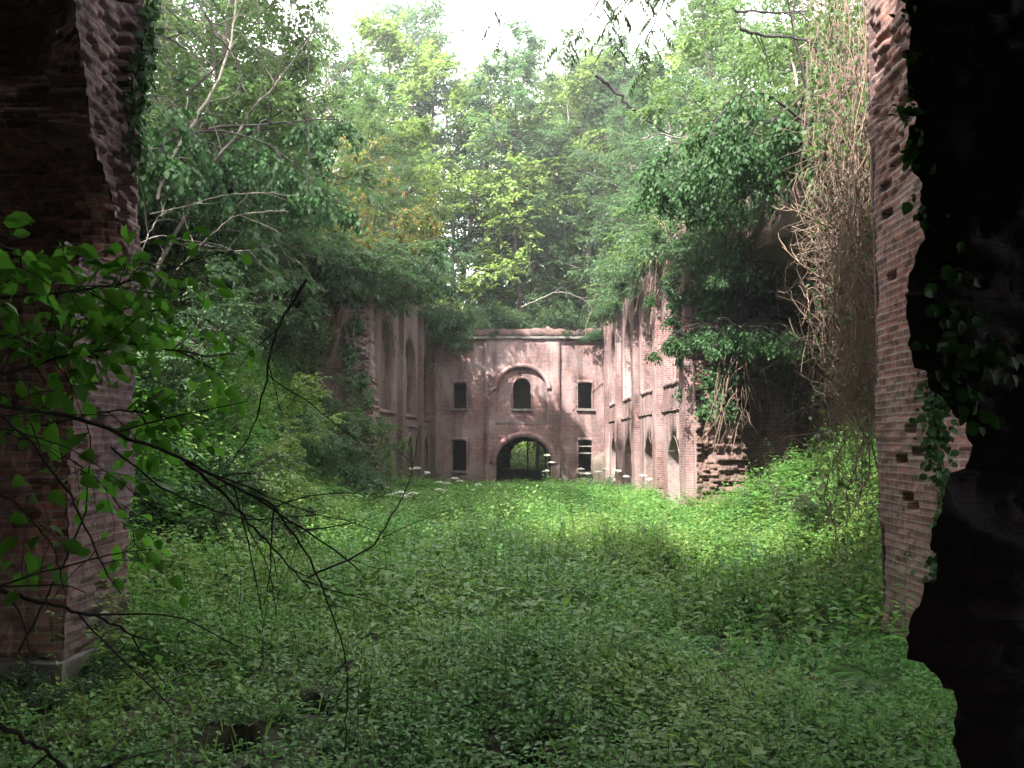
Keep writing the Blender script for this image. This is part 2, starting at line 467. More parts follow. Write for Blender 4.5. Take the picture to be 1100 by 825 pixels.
def back_facade():
    root = thing('brick_facade', 'two storey pinkish brick facade with an arched gateway closing the far end of the court', 'facade', (0.2, 50.0, -.2))
    L, R = -5.6, 5.9
    fr = ((0, 50.0, 0), Xv, Zv, Yv)
    wins = [(-3.80, -3.02, 3.98, 5.45), (3.56, 4.38, 3.95, 5.46), (-3.82, -3.02, .32, 2.08), (3.55, 4.35, .25, 2.08)]
    notch = [(L, -1), (-1.6, -1), (-1.6, 6.75), (2.1, 6.75), (2.1, -1), (R, -1), (R, 8.05), (L, 8.05)]
    V, F = slab(notch, [rect(*w) for w in wins], fr, .85, seed=1)
    part('wall', V, F, M['facade'], root)
    # projecting middle bay: gate arch below, blind arch above
    gate = [(-1.26, -.9)]+arch_pts(-1.26, 1.97, -.9, .75, 2.28, 22)[2:][::-1][0:]
    gate = arch_pts(-1.26, 1.97, -.74, .72, 2.28, 22)
    blind = arch_pts(-1.22, 1.72, 3.1, 5.05, 6.36, 22)
    V, F = slab(rect(-1.98, 2.48, -1.0, 8.05), [gate, blind], ((0, 49.86, 0), Xv, Zv, Yv), .138, seed=2)
    part('middle_bay', V, F, M['facade'], root)
    V, F = slab(rect(-1.6, 2.1, 2.9, 6.7), [arch_pts(-.26, .78, 3.95, 5.22, 5.72, 12)], ((0, 50.06, 0), Xv, Zv, Yv), .6, seed=3)
    part('blind_panel', V, F, M['facade'], root)
    V, F = box_arrays((-1.3, 49.84, 3.02), (1.8, 50.05, 3.14), jit=.02)
    part('ledge', V, F, M['stone'], root)
    # arch rings of brick-on-end
    def ring(u0, u1, spring, top, w, y, name, legs=0.0):
        c, r = (u0+u1)/2, (u1-u0)/2; n = 30
        t = np.linspace(0, PI, n)
        inn = np.stack([c+(r+.005)*np.cos(t), spring+(top-spring+.005)*np.sin(t)], 1)
        outr = np.stack([c+(r+w)*np.cos(t), spring+(top-spring+w)*np.sin(t)], 1)
        poly = np.concatenate([inn, outr[::-1]])
        V, F = slab(poly, [], ((0, y, 0), Xv, Zv, Yv), .12, jit=.006, step=.3, seed=5, bump=.005)
        o = part(name, V, F, M['facade'], root)
        return o
    ring(-1.26, 1.97, .72, 2.28, .33, 49.79, 'arch_ring')
    ring(-1.22, 1.72, 5.05, 6.36, .26, 49.80, 'arch_ring')
    # windows: brick heads and stone sills round the dark openings
    def window(u0, u1, v0, v1, y, arched=False):
        outer = rect(u0-.07, u1+.07, v0-.01, v1+.2)
        hole = rect(u0-.004, u1+.004, v0, v1+.004) if not arched else arch_pts(u0-.004, u1+.004, v0, v1-.5, v1+.004, 12)
        if arched: outer = arch_pts(u0-.09, u1+.09, v0-.01, v1-.5, v1+.16, 12)
        V, F = slab(outer, [hole], ((0, y-.02, 0), Xv, Zv, Yv), .06, jit=.008, seed=int(u0*10) % 50, bump=.004)
        w = part('window', V, F, M['facade'], root)
        V, F = box_arrays((u0-.12, y-.16, v0-.13), (u1+.12, y+.4, v0-.012), jit=.02, seed=3)
        part('sill', V, F, M['stone'], w)
        return w
    for w in wins: last = window(*w, 50.0)
    window(-.26, .78, 3.95, 5.72, 50.06, True)
    for z in (1.32, 1.72):
        V, F = box_arrays((3.5, 50.05, z), (4.42, 50.09, z+.05), jit=.01); part('bar', V, F, M['wood'], last)
    # cornice and parapet
    V, F = box_arrays((L, 49.72, 8.06), (R, 50.85, 8.2), jit=.04, seed=8); part('cornice', V, F, M['stone'], root)
    top = [(L, 8.2), (R, 8.2)]; rng = np.random.default_rng(3)
    for u in np.linspace(R, L, 26): top.append((u, 8.66+rng.normal(0, .05)))
    V, F = slab(top, [], ((0, 49.84, 0), Xv, Zv, Yv), 1.0, seed=9, jit=.04, bump=.01); part('parapet', V, F, M['darkbrick'], root)
    # gate passage: barrel vault through the rampart, open to the green outside
    n = 20; t = np.linspace(0, PI, n)
    prof = np.concatenate([[[-1.42, -1.2]], np.stack([.355-1.775*np.cos(t), .72+1.68*np.sin(t)], 1), [[2.13, -1.2]]])
    ys = np.linspace(50.86, 62.3, 20)
    V = np.array([[p[0], y, p[1]] for y in ys for p in prof]); V[:, 0] += .03*fbm(V[:, 1]*2, V[:, 2]*2, 0, 4)
    part('passage_vault', V, [grid_faces(len(ys), len(prof))], M['darkbrick'], root)
    V, F = slab(rect(-1.75, 2.45, -.8, 3.2), [arch_pts(-.55, 2.0, -.85+.1, .85, 2.02, 16)], ((0, 62.32, 0), Xv, Zv, Yv), .5, seed=12)
    part('end_wall', V, F, M['darkbrick'], root)
    V, F = box_arrays((.62, 56.9, -.4), (.72, 57.0, 2.5), jit=.01); part('post', V, F, M['iron'], root)
    V, F = box_arrays((-1.4, 58.0, -.5), (2.1, 58.5, .12), jit=.08, seed=4); part('threshold', V, F, M['stone'], root)
    # small lean-to stub of wall in the right corner
    V, F = slab([(4.35, -.8), (5.3, -.8), (5.3, 1.62), (4.35, 1.05)], [], ((0, 49.45, 0), Xv, Zv, Yv), .5, seed=14)
    part('low_stub_wall', V, F, M['shadegallery'], root)

back_facade()

# ------------------------------------------------------------------ side galleries
def gallery(side):
    """side=-1 left wall facing right, +1 right wall facing left"""
    right = side > 0
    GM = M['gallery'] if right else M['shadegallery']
    X0 = 5.25 if right else -5.0
    D = np.array([side, 0, 0.])                        # into the wall
    if right:
        cs, hw, y0, y1 = [28.7, 34.2, 40.4, 46.6], 1.75, 25.6, 49.9
        pil = [26.1, 31.4, 37.3, 43.5, 49.3]; spring, top, low = 5.9, 7.75, 4.15
        root = thing('brick_gallery', 'sunlit streaked brick gallery wall of tall blind arches and pilasters, right of the far facade', 'gallery', (X0, 38, -.2))
    else:
        cs, hw, y0, y1 = [32.4, 39.4, 46.4], 2.35, 29.0, 49.9
        pil = [29.3, 35.9, 42.9, 49.4]; spring, top, low = 4.7, 6.85, 3.3
        root = thing('brick_gallery', 'shaded brick gallery wall with three dark pointed doorways, left of the far facade', 'gallery', (X0, 39, -.2))
    fr = lambda dx: ((X0+dx*side, 0, 0), Yv, Zv, D)
    H = 9.0
    rng = np.random.default_rng(4+side)
    # broken near end
    edge = [(y0+abs(rng.normal(0, .22))+(.6*sstep(2, 8, z) if right else 0), z) for z in np.arange(-.6, H, .3)]
    outline = [(y1, -1.1), (y1, H), (y0+1.2, H)]+[(a, b) for a, b in edge[::-1]]+[(y0, -1.1)]
    outline = outline[::-1]
    nw, dt = (1.2, 2.3) if right else (1.15, 2.3)
    holes = []
    for c in cs: holes.append(arch_pts(c-hw, c+hw, low, spring, top, 18))
    doors = [arch_pts(c-nw, c+nw, -.5, dt-1.1, dt, 12, .22) for c in cs]
    V, F = slab(outline, holes+doors, fr(0), .75, seed=20+side, bump=.03)
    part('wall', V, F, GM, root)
    for k, c in enumerate(cs):
        # recessed panel with a tall slit window pair
        sl = [rect(c-.85, c-.4, low+.45, spring+.4), rect(c+.4, c+.85, low+.45, spring+.4)]
        V, F = slab(rect(c-hw-.2, c+hw+.2, low-.2, top+.2), sl, fr(.42), .3, seed=30+k)
        pn = part('blind_panel', V, F, GM, root)
        V, F = slab(rect(c-hw-.05, c+hw+.05, low-.16, low-.02), [], fr(-.05), .45, jit=.03, seed=40+k); part('sill', V, F, GM, pn)
        # doorway: bricked-up back on the sunlit side, a dark hole on the other
        if right:
            pts = np.array(arch_pts(c-nw+.01, c+nw-.01, -.5, dt-1.1, dt-.01, 14, .22)[1:])
            pts = np.concatenate([[pts[0]*[1, 0]+[0, -.5]], pts[1:], [[c-nw+.01, -.5]]])
            Vl = np.array([[X0-.02+.74*q*side, a, b] for a, b in pts for q in (0, .5, 1)]); Vl = Vl+.012*np.stack([fbm(Vl[:, 0]*4+q, Vl[:, 1]*4, Vl[:, 2]*4, q, 2) for q in range(3)], 1)
            Vb, Fb = slab(rect(c-nw-.15, c+nw+.15, -.8, dt+.1), [], fr(.72), .25, seed=50+k)
            V, F = merge([(Vl, [grid_faces(len(pts), 3)]), (Vb, Fb)])
        else:
            V, F = slab(arch_pts(c-nw-.16, c+nw+.16, -.8, dt-1.1, dt+.2, 12, .22), [arch_pts(c-nw+.02, c+nw-.02, -.79, dt-1.1, dt-.02, 12, .22)], fr(-.04), .1, seed=50+k, bump=.004, jit=.006)
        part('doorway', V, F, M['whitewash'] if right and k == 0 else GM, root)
    for k, p in enumerate(pil):
        w = .5 if right else .42
        V, F = box_arrays((min(X0-side*.22, X0+side*.02), p-w, -1.1), (max(X0-side*.22, X0+side*.02), p+w, H-.05), .2, .05, 60+k)
        part('pilaster', V, F, GM, root)
    for k, (a, b) in enumerate(zip(pil[:-1], pil[1:])):
        for z in ((3.15,) if right else (2.75,)):
            V, F = box_arrays((min(X0-side*.06, X0+side*.02), a+.5, z), (max(X0-side*.06, X0+side*.02), b-.5, z+.11), .2, .05, 70+k)
            part('string_course', V, F, GM, root)
    return root

g_left = gallery(-1)
g_right = gallery(1)

# ------------------------------------------------------------------ worn, brick-by-brick relief
def relief(path_fn, ns, zs, disp_fn):
    """sheet of a wall face from a plan path: path_fn(s)->(xy, normal xy); s in metres"""
    s, z = np.meshgrid(ns, zs, indexing='ij')
    xy, n = path_fn(s)
    d = disp_fn(s, z)
    V = np.stack([xy[..., 0]+n[..., 0]*d, xy[..., 1]+n[..., 1]*d, z], -1).reshape(-1, 3)
    F = grid_faces(len(ns), len(zs))
    return V, [F], np.stack([s.ravel(), z.ravel()], 1)

def brick_disp(s, z, seed, amp=.022, hole=.035, rough=.03):
    r = brickrand(s, z, seed)
    d = (r-.5)*amp
    d = d-np.where(r > 1-hole, .09, 0)
    d = d+rough*.6*fbm(s*1.2, z*1.2, 0, seed, 4)+.004*fbm(s*14, z*14, 0, seed+2, 2)
    cs, cz = bcell(s, z)
    er = sstep(.22, .5, fbm(cs*.8+5, cz*.8, 0, seed+50, 4))
    lu = np.abs(s-cs)/.1175; lv = np.abs(z-cz)/.039
    joint = np.maximum(sstep(.86, 1, lu), sstep(.72, 1, lv))
    return d-.11*er*brickrand(s, z, seed+9)-.010*joint

def relief_part(name, V, F, uv, mat, root):
    off = np.array(root.location)
    me = mesh_data(name, V-off, F, uv)
    return link(name, me, mat, root)

# the broken front of a cross wall with a rubble cavity, left of the court
def left_pier():
    root = thing('brick_pier', 'massive dark ruined brick pier with a broken vault cavity, left of the court', 'pier', (-5.5, 8.4, 0))
    zs = np.arange(-.6, 7.4, .0195)
    def ynear(z):
        z = np.asarray(z)
        return np.interp(z, [-.6, 3.75, 3.95, 4.05, 4.4, 4.75, 5.1, 5.6, 6.1, 7, 9.2], [7.8, 7.8, 7.9, 8.75, 8.62, 8.4, 8.0, 7.85, 7.62, 7.45, 7.3])
    def cav(x, z):
        d = np.clip(-4.1-x, 0, 9)
        lo = 3.9+.06*fbm(x*2, z, 0, 71, 3); hi = 9.5
        inside_ = sstep(lo-.05, lo+.12, z)*(1-sstep(6.45, 6.6, z))
        # the vault scar: deep under the arch line that climbs towards the left, shallower ledges of rubble in it
        base = np.interp(z, [3.9, 4.6, 5.2, 5.7, 6.3, 9], [1.25, 1.15, .95, .6, 1.0, 1.0])
        strata = .32*np.abs(fbm(x*1.1, (z+.25*x+.2*fbm(x*1.3, z, 0, 5))*4.2, 0, 77, 4))
        ledge = .85*sstep(5.0, 5.25, z+.10*d)*(1-sstep(5.55, 5.9, z+.16*d))
        deep = base*(.35+.35*sstep(0, .8, d))-ledge*.5
        return inside_*(np.maximum(deep, 0)+strata)
    xs = np.concatenate([np.arange(-9.9, -5.4, .12), np.arange(-5.4, -4.09, .0195)])
    X, Z = np.meshgrid(xs, zs, indexing='ij')
    CX, CZ = bcell(X, Z); br = brickrand(X, Z, 19)-.5
    yn = ynear(CZ+.10*br); w = np.exp(-np.clip(-4.1-X, 0, 9)/.35)
    yfront = 7.8+cav(CX+.1*br, CZ)+.10*br*sstep(3.9, 4.0, Z)
    Y = yfront*(1-w)+yn*w-brick_disp(X, Z, 11, .05, .05, .08)
    Xd = X+(X > -4.3)*.02*(brickrand(Y, Z, 12)-.5)
    V1 = np.stack([Xd.ravel(), Y.ravel(), Z.ravel()], 1); F1 = [grid_faces(len(xs), len(zs))[:, ::1]]
    uv = np.stack([X.ravel(), Z.ravel()], 1)
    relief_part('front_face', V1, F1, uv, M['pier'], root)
    t = np.linspace(0, 1, 72)
    Tt, Z = np.meshgrid(t, zs, indexing='ij')
    Yn = Y[-1][None, :]
    far = 9.1+.05*(brickrand(np.zeros_like(zs), zs, 15)-.5)+.08*fbm(zs*1.5, 0*zs, 0, 31, 3)
    Yg = Yn+(far[None, :]-Yn)*Tt
    dd = brick_disp(Yg, Z, 14, .03, .05)
    # long scar hollows down the reveal
    cy, cz = bcell(Yg, Z)
    dd = dd-.20*np.exp(-((cy-8.75)/.13)**2)*sstep(-.15, .35, fbm(cy*2, cz*1.4, 0, 44, 3)+.1)*sstep(3.4, 4.6, cz)
    dd[0] = 0
    Xg = -4.1+dd+.0*Z
    Xg[0] = Xd[-1]
    V2 = np.stack([Xg.ravel(), Yg.ravel(), Z.ravel()], 1)
    relief_part('reveal', V2, [grid_faces(len(t), len(zs))], np.stack([Yg.ravel(), Z.ravel()], 1), M['shadepier'], root)
    V, F = slab(rect(-9.9, -4.14, -.6, 9.2), [], ((0, 9.05, 0), Xv, Zv, Yv), .06, seed=5, jit=0, bump=.02)
    part('rear_face', V, F, M['shadepier'], root)
    V, F = box_arrays((-4.75, 7.68, -.3), (-4.06, 8.5, .2), .06, .04, 3)
    part('plinth_stone', V, F, M['stone'], root)

left_pier()

def right_pier():
    root = thing('brick_pier', 'tall red brick pier with ivy down its corner, right of the court', 'pier', (5.5, 8.9, 0))
    zs = np.arange(-.6, 7.4, .0195)
    ys = np.arange(8.2, 9.56, .0195)
    Y, Z = np.meshgrid(ys, zs, indexing='ij')
    dd = brick_disp(Y, Z, 24, .016, .004, .03); CY, CZ = bcell(Y, Z)
    e = .14*np.clip(fbm(Z*1.3, 0*Z, 0, 63, 3), 0, 1)*np.exp(-(9.55-Y)/.12)
    for (hy, hz, r) in ((8.75, 1.55, .07), (8.95, 2.0, .06), (8.9, 3.35, .06), (9.0, 3.95, .08), (9.15, 4.6, .06), (8.7, 1.95, .05), (8.8, .75, .07)):
        dd = dd-.14*(np.abs(CY-hy) < r*1.2)*(np.abs(CZ-hz) < r*.7)
    Xg = 4.0-dd+e
    V = np.stack([Xg.ravel(), Y.ravel(), Z.ravel()], 1)
    relief_part('reveal', V, [grid_faces(len(ys), len(zs))[:, ::-1]], np.stack([Y.ravel(), Z.ravel()], 1), M['pier'], root)
    xs = np.concatenate([np.arange(4.0, 5.2, .0195), np.arange(5.2, 9.9, .12)])
    X, Z = np.meshgrid(xs, zs, indexing='ij')
    Yf = 8.2-brick_disp(X, Z, 25, .024, .01); Yf[0] = 8.2
    Xf = X.copy(); Xf[0] = Xg[0]
    V = np.stack([Xf.ravel(), Yf.ravel(), Z.ravel()], 1)
    relief_part('front_face', V, [grid_faces(len(xs), len(zs))], np.stack([X.ravel(), Z.ravel()], 1), M['pier'], root)
    V, F = slab(rect(4.03, 9.9, -.6, 9.2), [], ((0, 9.5, 0), Xv, Zv, Yv), .06, seed=6, jit=0)
    part('rear_face', V, F, M['darkbrick'], root)

right_pier()

# the near wall one looks past, black against the light
def near_wall():
    root = thing('ruined_wall', 'near black ragged brick wall with a broken edge, close at the right side', 'wall', (2.4, 2.8, 0))
    px = [(968, -60), (972, 10), (978, 60), (980, 110), (976, 150), (990, 190), (982, 225), (996, 262), (985, 290), (976, 312), (984, 345), (976, 372), (986, 400), (1003, 425), (1030, 446), (1040, 478), (1030, 500), (1020, 520), (1012, 545), (1004, 560), (1000, 590), (1000, 612), (985, 640), (978, 662), (980, 690), (990, 706), (1012, 716), (1022, 730), (1032, 752), (1032, 800), (1036, 825), (1042, 900), (1050, 1000)]
    pts = np.array([at(x, y, 2.6) for x, y in px])
    order = np.argsort(pts[:, 2]); pz, pX = pts[order, 2], pts[order, 0]
    zs = np.arange(-.4, 4.6, .012)
    zq = bcell(zs*0, zs)[1]
    edge = np.interp(.5*zq+.5*zs, pz, pX)
    edge = edge+.03*(brickrand(zs*0, zs, 81)-.5)+.022*fbm(zs*7, 0*zs, 0, 82, 4)+.010*fbm(zs*28, 0*zs, 0, 83, 2)
    t = np.concatenate([np.linspace(0, .12, 20)[:-1], np.linspace(.12, 1, 90)])
    T, Z = np.meshgrid(t, zs, indexing='ij')
    X = edge[None, :]+(3.7-edge[None, :])*T
    rg = brick_disp(X, Z, 83, .03, .08, .05)
    broken = sstep(1.95, 2.12, Z+.10*fbm(X*4, Z, 0, 84, 3))
    # lower half sticks out as a broken ledge towards the viewer
    Y = 2.6-rg-.16*(1-broken)-.10*np.abs(fbm(X*3, Z*5, 0, 85, 4))+.06*np.exp(-T*40)
    X = X*(1+(Y[0]/2.6-1)[None, :]*np.exp(-T*3)); edge = X[0]
    V = np.stack([X.ravel(), Y.ravel(), Z.ravel()], 1)
    relief_part('front_face', V, [grid_faces(len(t), len(zs))], np.stack([X.ravel(), Z.ravel()], 1), M['shadeblack'], root)
    ys = np.linspace(0, 1, 24)
    Tt, Z = np.meshgrid(ys, zs, indexing='ij')
    y0 = Y[0][None, :]; Yg = y0+(3.3-y0)*Tt
    Xg = edge[None, :]+.05*Tt*0+Tt*.62+np.sin(np.clip(Tt*2, 0, 1)*PI/2)*(.05*fbm(Yg*5, Z*5, 0, 87, 3)+.05*(brickrand(Yg, Z, 88)-.5))
    V = np.stack([Xg.ravel(), Yg.ravel(), Z.ravel()], 1)
    relief_part('broken_edge', V, [grid_faces(len(ys), len(zs))[:, ::-1]], np.stack([Yg.ravel(), Z.ravel()], 1), M['shadeblack'], root)
    Xb, Zb = np.meshgrid(np.linspace(0, 1, 12), zs[::8], indexing='ij')
    e8 = (edge+.62)[::8][None, :]
    V = np.stack([(e8+(3.7-e8)*Xb).ravel(), np.full(Xb.size, 3.3), Zb.ravel()], 1)
    relief_part('rear_face', V, [grid_faces(12, len(zs[::8]))[:, ::-1]], V[:, [0, 2]], M['shadeblack'], root)

near_wall()

# unseen hall added to darken the near floor: side walls, back and vault over the viewer
def hall():
    root = thing('unseen_hall', 'unseen brick hall added round the viewer to darken the near court', 'hall', (0, 0, 0))
    V, F = merge([box_arrays((-9.9, -7.5, -.5), (-5.2, -7.0, 8.0), 1.0, .04, 2), box_arrays((-5.2, -7.5, 3.0), (-2.2, -7.0, 8.0), 1.0, .04, 2), box_arrays((-2.2, -7.5, -.5), (9.9, -7.0, 8.0), 1.0, .04, 2)]); part('rear_wall', V, F, M['darkbrick'], root)  # opening left in the rear wall to let fill light in
    for s in (-1, 1):
        V, F = box_arrays((min(s*6.2, s*6.8), -7, -.5), (max(s*6.2, s*6.8), 7.7 if s < 0 else 1.0, 8.0), 1.0, .04, 3); part('side_wall', V, F, M['darkbrick'], root)  # right wall cut short so daylight enters from the side
    n = 24; t = np.linspace(0, PI, n); ys = np.linspace(-7, HALL_END, 18)
    V = np.array([[6.4*math.cos(a), y+(.4*math.sin(a*7)+.3*math.sin(a*17) if y > HALL_END-.2 else 0), 5.2+2.6*math.sin(a)] for y in ys for a in t])
    V2 = V*[1.03, 1, 1]+[0, 0, .5]
    V, F = merge([(V, [grid_faces(len(ys), n)]), (V2, [grid_faces(len(ys), n)[:, ::-1]])])
    part('vault', V, F, M['darkbrick'], root)

HALL_END = 7.74  # vault drawn forward to keep sun off the left pier front
hall()

# ------------------------------------------------------------------ walls round the near half of the court
def broken_wall(name, label, outline, frame, depth, mat, seed, holes=(), jit=.05):
    root = thing(name, label, 'wall', np.asarray(frame[0])+np.asarray(frame[1])*np.mean([p[0] for p in outline]))
    V, F = slab(outline, list(holes), frame, depth, jit=jit, step=.18, seed=seed, bump=.10)
    part('brickwork', V, F, mat, root)
    return root

rng = np.random.default_rng(77)
# left crossing wall over the bank, its right end a crumbled stump of the gallery
o = [(-10, -.5), (-4.75, -.5)]+[(-4.72-.11*z+rng.normal(0, .10)+.45*np.sin(z*1.1)*.3, z) for z in np.arange(.2, 8.2, .3)]+[(-6.4, 8.6), (-10, 8.6)]
w = broken_wall('ruined_wall', 'dark brick crossing wall with a crumbling pink end, above the left bank', o, ((0, 28.3, 0), Xv, Zv, Yv), .75, M['gallery'], 90, jit=.06)
def crumbled(root, x0, x1, y, z0, z1, depth, mat, seed, name):
    zs = np.arange(z0, z1, .026); xs = np.arange(x0, x1+.01, .03)
    X, Z = np.meshgrid(xs, zs, indexing='ij'); cx, cz = bcell(X, Z); r = brickrand(X, Z, seed)
    Y = y+depth*np.abs(fbm(cx*1.6, cz*.9, 0, seed, 3))+.14*(r-.5)+.25*(r > .86)+.02*fbm(X*9, Z*9, 0, seed, 2)
    half = (x1-x0)/2; e = half*(.78+.22*fbm(cz*1.3, cz*0, 0, seed+1, 3)+.10*(brickrand(cz*0, cz, seed+2)-.5)*2)
    mid = (x0+x1)/2-.05*(Z-z0)
    Xc = mid+np.clip(X-(x0+x1)/2, -half, half)/half*e
    V = np.stack([Xc.ravel(), Y.ravel(), Z.ravel()], 1); F = grid_faces(len(xs), len(zs))
    sides = [(V, [F])]
    for q, flip in ((0, True), (-1, False)):
        t = np.linspace(0, 1, 12); T, _ = np.meshgrid(t, zs, indexing='ij')
        Ys = Y[q][None]+(y+depth+.55-Y[q][None])*T; Xs = Xc[q][None]+.04*(brickrand(Ys, Z[:12]*0+zs[None], seed+3)-.5)
        g = grid_faces(12, len(zs))
        sides.append((np.stack([Xs.ravel(), Ys.ravel(), np.repeat(zs[None], 12, 0).ravel()], 1), [g[:, ::-1] if flip else g]))
    V, F = merge(sides)
    part(name, V, F, mat, root)
crumbled(w, -5.45, -4.45, 27.7, -.3, 7.6, .5, M['gallery'], 17, 'crumbled_end')
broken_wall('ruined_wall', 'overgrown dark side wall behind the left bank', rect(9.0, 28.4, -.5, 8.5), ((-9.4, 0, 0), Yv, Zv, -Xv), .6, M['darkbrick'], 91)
# right: low lit brick wall at the back of the dark recess, recess side wall and broken vault above it
w = broken_wall('ruined_wall', 'dark-toned brick wall at the back of the dark recess on the right', rect(5.6, 10.2, -.5, 9.0), ((0, 26.4, 0), Xv, Zv, Yv), .6, M['darkbrick'], 92)
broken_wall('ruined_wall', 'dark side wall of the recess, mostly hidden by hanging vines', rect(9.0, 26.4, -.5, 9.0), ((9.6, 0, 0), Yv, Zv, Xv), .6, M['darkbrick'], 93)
def stump():
    root = thing('brick_stump', 'stepped broken brick stump at the near end of the right gallery, beside the dark recess', 'ruin', (5.9, 25.5, -.2))
    zs = np.arange(-.5, 5.2, .03); ys = np.arange(25.0, 26.4, .04); xs = np.arange(5.25, 6.9, .03)
    X, Z = np.meshgrid(xs, zs, indexing='ij')
    CX, CZ = bcell(X, Z)
    right_edge = 6.75-.16*np.clip(CZ-1.3, 0, 9)+.12*fbm(CZ*2, 0*Z, 0, 4)+.10*brickrand(CZ*0, CZ, 6)
    lay = .16*((np.floor(Z/.156) % 2) > .5)*sstep(5.8, 6.1, CX)
    hollow = .5*np.exp(-(((X-5.62)/.16)**2+((Z-1.75)/.16)**2))+.3*np.exp(-(((X-5.55)/.12)**2+((Z-2.5)/.4)**2))
    Y = 25.0+.34*np.abs(fbm(CX*2.2, CZ*2.2, 0, 14, 4))+lay*.8+hollow+.12*brickrand(X, Z, 3)+.35*sstep(2, 5, Z)
    X = np.minimum(X, right_edge)
    V = np.stack([X.ravel(), Y.ravel(), Z.ravel()], 1)
    relief_part('broken_face', V, [grid_faces(len(xs), len(zs))], np.stack([X.ravel(), Z.ravel()], 1), M['rubble'], root)
    yy = np.linspace(0, 1, 30); T, Zz = np.meshgrid(yy, zs, indexing='ij')
    Ys = Y[-1][None]+(26.38-Y[-1][None])*T; Xs = X[-1][None]-.08*np.abs(fbm(Ys*3, Zz*3, 0, 15))*np.sin(T*PI)
    V = np.stack([Xs.ravel(), Ys.ravel(), Zz.ravel()], 1)
    relief_part('broken_side', V, [grid_faces(len(yy), len(zs))], np.stack([Ys.ravel(), Zz.ravel()], 1), M['rubble'], root)
    Ys = Y[0][None]+(25.7-Y[0][None])*T; Xs = X[0][None]+0*T
    V = np.stack([Xs.ravel(), Ys.ravel(), Zz.ravel()], 1)
    relief_part('inner_side', V, [grid_faces(len(yy), len(zs))[:, ::-1]], np.stack([Ys.ravel(), Zz.ravel()], 1), M['gallery'], root)
stump()
def recess_vault():
    root = thing('broken_vault', 'black broken vault roofing the recess on the right, hung with ivy', 'vault', (8, 20, 6))
    ys = np.linspace(12.5, 26.3, 40); t = np.linspace(0, 1, 22)
    T, Y = np.meshgrid(t, ys, indexing='ij')
    lip = 6.2+.5*fbm(Y*.5, 0*Y, 0, 8, 3)
    X = lip+(9.7-lip)*T
    Z = 5.2+1.9*np.sin(np.clip(1-T, 0, 1)*PI/2)+.12*fbm(X, Y, 0, 5)
    V1 = np.stack([X.ravel(), Y.ravel(), Z.ravel()], 1)
    V2 = np.stack([X.ravel(), Y.ravel(), (Z*0+9.0+.2*fbm(X, Y, 0, 6)).ravel()], 1)
    f = grid_faces(22, 40)
    e = np.arange(40); a = e; 
    side = np.stack([a[:-1], a[1:], a[1:]+22*40, a[:-1]+22*40], 1)
    i = np.arange(22)*40; end = np.stack([i[:-1], i[1:], i[1:]+880, i[:-1]+880], 1)
    V, F = np.concatenate([V1, V2]), [np.concatenate([f, f[:, ::-1]+880, side, end])]
    part('vault_mass', V, F, M['darkbrick'], root)
recess_vault()
# ------------------------------------------------------------------ plant generators
def norm(a): return a/(np.linalg.norm(a, axis=-1, keepdims=True)+1e-9)

M['leaf_wood'] = leaf_mat('woodland_leaf', (.055, .09, .036), (.085, .13, .052), trans=.5)
M['leaf_cool'] = leaf_mat('cool_green_leaf', (.048, .09, .050), (.078, .13, .068), trans=.5)
M['leaf_bright'] = leaf_mat('bright_maple_leaf', (.11, .165, .05), (.17, .22, .07), trans=.5)
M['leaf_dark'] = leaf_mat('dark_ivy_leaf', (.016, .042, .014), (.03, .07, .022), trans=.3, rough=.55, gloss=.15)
M['leaf_autumn'] = leaf_mat('mixed_autumn_leaf', (.065, .10, .03), (.10, .13, .04), (.24, .14, .035), .24, trans=.45)
M['leaf_near'] = leaf_mat('near_sapling_leaf', (.08, .21, .035), (.12, .28, .05), trans=.6)
M['leaf_ash'] = leaf_mat('ash_leaflet', (.04, .06, .03), (.055, .08, .035), trans=.25)
M['cover'] = leaf_mat('ground_cover_leaf', (.056, .15, .042), (.098, .22, .064), (.155, .215, .06), trans=.42, rough=.42, gloss=.2, use_tint=True)
M['umbel'] = plain_mat('white_umbel', (.62, .64, .56), (.45, .48, .38), 20.0)
M['stalk'] = plain_mat('green_stalk', (.07, .10, .035), (.05, .07, .03), 6.0)
M['fern'] = leaf_mat('fern_pinna', (.05, .12, .03), (.08, .16, .045), trans=.4)
M['strap'] = leaf_mat('glossy_strap_leaf', (.015, .05, .018), (.03, .08, .028), trans=.15, rough=.28, gloss=.6)

def leaves(P, D, N, L, W, fold=.12, six=False):
    """P base points, D axis, N up normal (n,3), L, W (n,) -> verts, faces"""
    D = norm(D); S = norm(np.cross(D, N)); U = np.cross(S, D)
    L = np.asarray(L)[:, None]; W = np.asarray(W)[:, None]; n = len(P)
    if not six:
        V = np.stack([P, P+D*L*.42+S*W*.5+U*W*fold, P+D*L-U*L*.08, P+D*L*.42-S*W*.5+U*W*fold], 1).reshape(-1, 3)
        i = np.arange(n)*4
        return V, [np.concatenate([np.stack([i, i+2, i+1], 1), np.stack([i, i+3, i+2], 1)])]
    V = np.stack([P, P+D*L*.22+S*W*.42+U*W*fold, P+D*L*.6+S*W*.42+U*W*fold*.8, P+D*L-U*L*.15,
                  P+D*L*.6-S*W*.42+U*W*fold*.8, P+D*L*.22-S*W*.42+U*W*fold, P+D*L*.5], 1).reshape(-1, 3)
    i = np.arange(n)*7
    F = [np.concatenate([np.stack([i, i+6, i+2, i+1], 1), np.stack([i+6, i+3, i+2, i+2], 1)[:0], np.stack([i, i+5, i+4, i+6], 1)]),
         np.concatenate([np.stack([i+6, i+3, i+2], 1), np.stack([i+6, i+4, i+3], 1)])]
    return V, F

